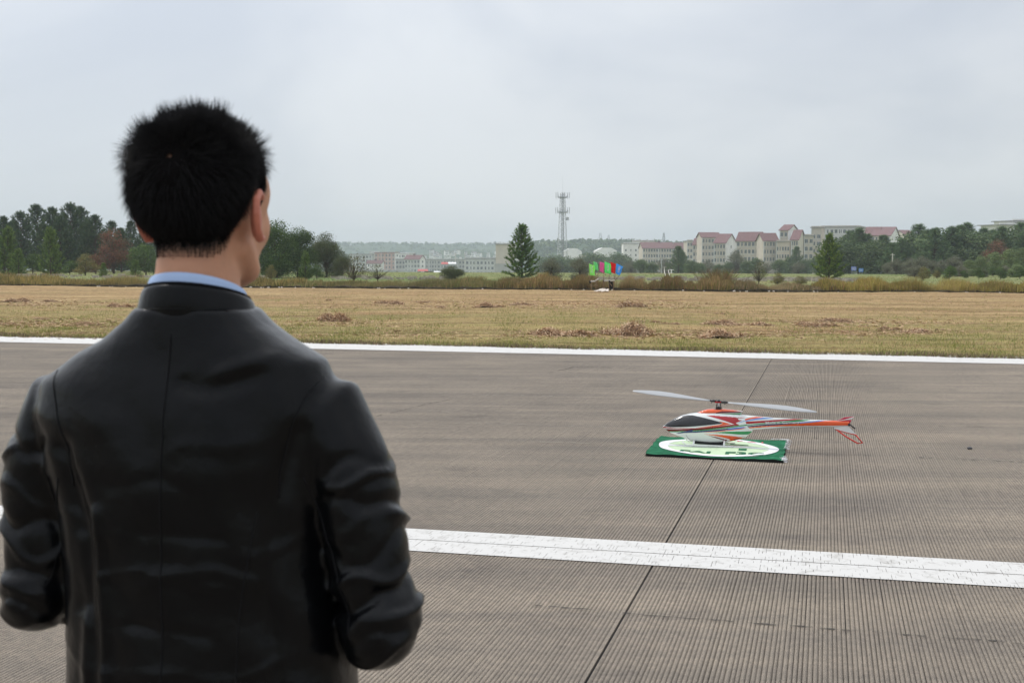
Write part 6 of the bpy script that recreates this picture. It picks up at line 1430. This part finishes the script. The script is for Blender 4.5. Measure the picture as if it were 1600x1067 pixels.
# stand-up collar in two stacked bands, open at the front
def collar(name, levels, m, thick, a0=-158, a1=158, parent=man, cyc=-.020, n=72, ex=2.0):
    b = MB(); V = []; L = len(levels)
    for i in range(n+1):
        a = R(a0+(a1-a0)*i/n)                                      # 0 = back
        for off in (0, 1):
            for (z, rx, ry, dip) in levels:
                zz = z-dip*(1-math.cos(a))/2; V.append(((rx-off*thick)*math.sin(a), cyc-(ry-off*thick)*math.cos(a), zz))
    K = 2*L; F = []
    for i in range(n):
        s, q = i*K, (i+1)*K
        for j in range(L-1): F += [(s+j, q+j, q+j+1, s+j+1), (s+L+j, s+L+j+1, q+L+j+1, q+L+j)]
        F += [(s+L-1, q+L-1, q+K-1, s+K-1), (s, s+L, q+L, q)]
    F += [tuple(range(L))+tuple(range(K-1, L-1, -1)), tuple(n*K+j for j in range(L))[::-1]+tuple(n*K+j for j in range(L, K))]
    b.add(V, F); o = b.build(name, m, parent, smooth=True); sd = o.modifiers.new('s', 'SUBSURF'); sd.levels = sd.render_levels = 2; return o
collar('jacket_collar', [(1.452, .090, .068, .03), (1.466, .088, .071, .03), (1.472, .086, .0740, .03), (1.490, .082, .0755, .036), (1.506, .0775, .074, .036), (1.5185, .074, .0725, .036)], M_lea, .005)
collar('collar_seam', [(1.4860, .0850, .0765, .034), (1.4875, .0845, .0762, .034)], M_seam, .002)
M_shirt = mat('light_blue_cotton', (.42, .55, .80), .85, .15, bump=.2, bscale=500)
collar('shirt_collar', [(1.488, .0725, .0705, .04), (1.505, .0705, .0690, .04), (1.520, .0675, .0665, .04), (1.531, .0645, .0640, .04), (1.534, .0625, .062, .04)], M_shirt, .0035, -170, 170)
collar('collar_lining', [(1.485, .0745, .0725, .036), (1.512, .0725, .0712, .036), (1.5225, .0705, .070, .036)], mat('dark_lining', (.006, .006, .007), .9, .1), .001, -120, 120)
b = bmesh.new(); rings(b, [(0, -.01, 1.40, .10, .085), (0, -.015, 1.46, .072, .068), (0, -.016, 1.485, .066, .064)], 32); m2 = bpy.data.meshes.new('shirt'); b.to_mesh(m2); b.free(); m2.materials.append(M_shirt); obj('shirt', m2, man)
# trousers and shoes
b = bmesh.new(); rings(b, [(0, 0, .78, .150, .11), (0, 0, .90, .155, .11), (0, 0, 1.0, .15, .105)], 32)
for s in (-1, 1): capsule(b, [(s*.082, 0, .84), (s*.092, .012, .50), (s*.10, -.005, .11)], [.094, .072, .062], 24)
m2 = remesh(b, 'trousers', .010, 5); m2.materials.append(mat('dark_trousers', (.018, .02, .03), .85, .2, bump=.3, bscale=60)); obj('trousers', m2, man)
for s in (-1, 1):
    b = bmesh.new(); capsule(b, [(s*.10, -.055, .05), (s*.105, .03, .048), (s*.108, .13, .036)], [.040, .042, .034], 20); ell(b, (s*.10, -.02, .085), (.042, .05, .05))
    m2 = remesh(b, 'shoe', .006, 4); v = getV(m2); v[:, 2] = np.maximum(v[:, 2], .002); setV(m2, v); m2.materials.append(mat('black_shoe', (.012, .012, .012), .3, .5)); obj('shoe', m2, man)

# ================================================================== AIR
def haze():
    b = MB(); b.box((0, 1350, 29), (6000, 3900, 96)); m = bpy.data.materials.new('haze_air'); m.use_nodes = True; N, L = N_(m); N.clear()
    v = N.new('ShaderNodeVolumePrincipled'); v.inputs['Color'].default_value = (.72, .80, .88, 1); v.inputs['Density'].default_value = HAZE; v.inputs['Anisotropy'].default_value = 0.0
    o_ = N.new('ShaderNodeOutputMaterial'); L.new(v.outputs[0], o_.inputs['Volume']); o = b.build('haze', m); tag(o, 'thin grey haze hanging over the airfield and town', 'haze', None, 'stuff')
HAZE = .00034
haze()
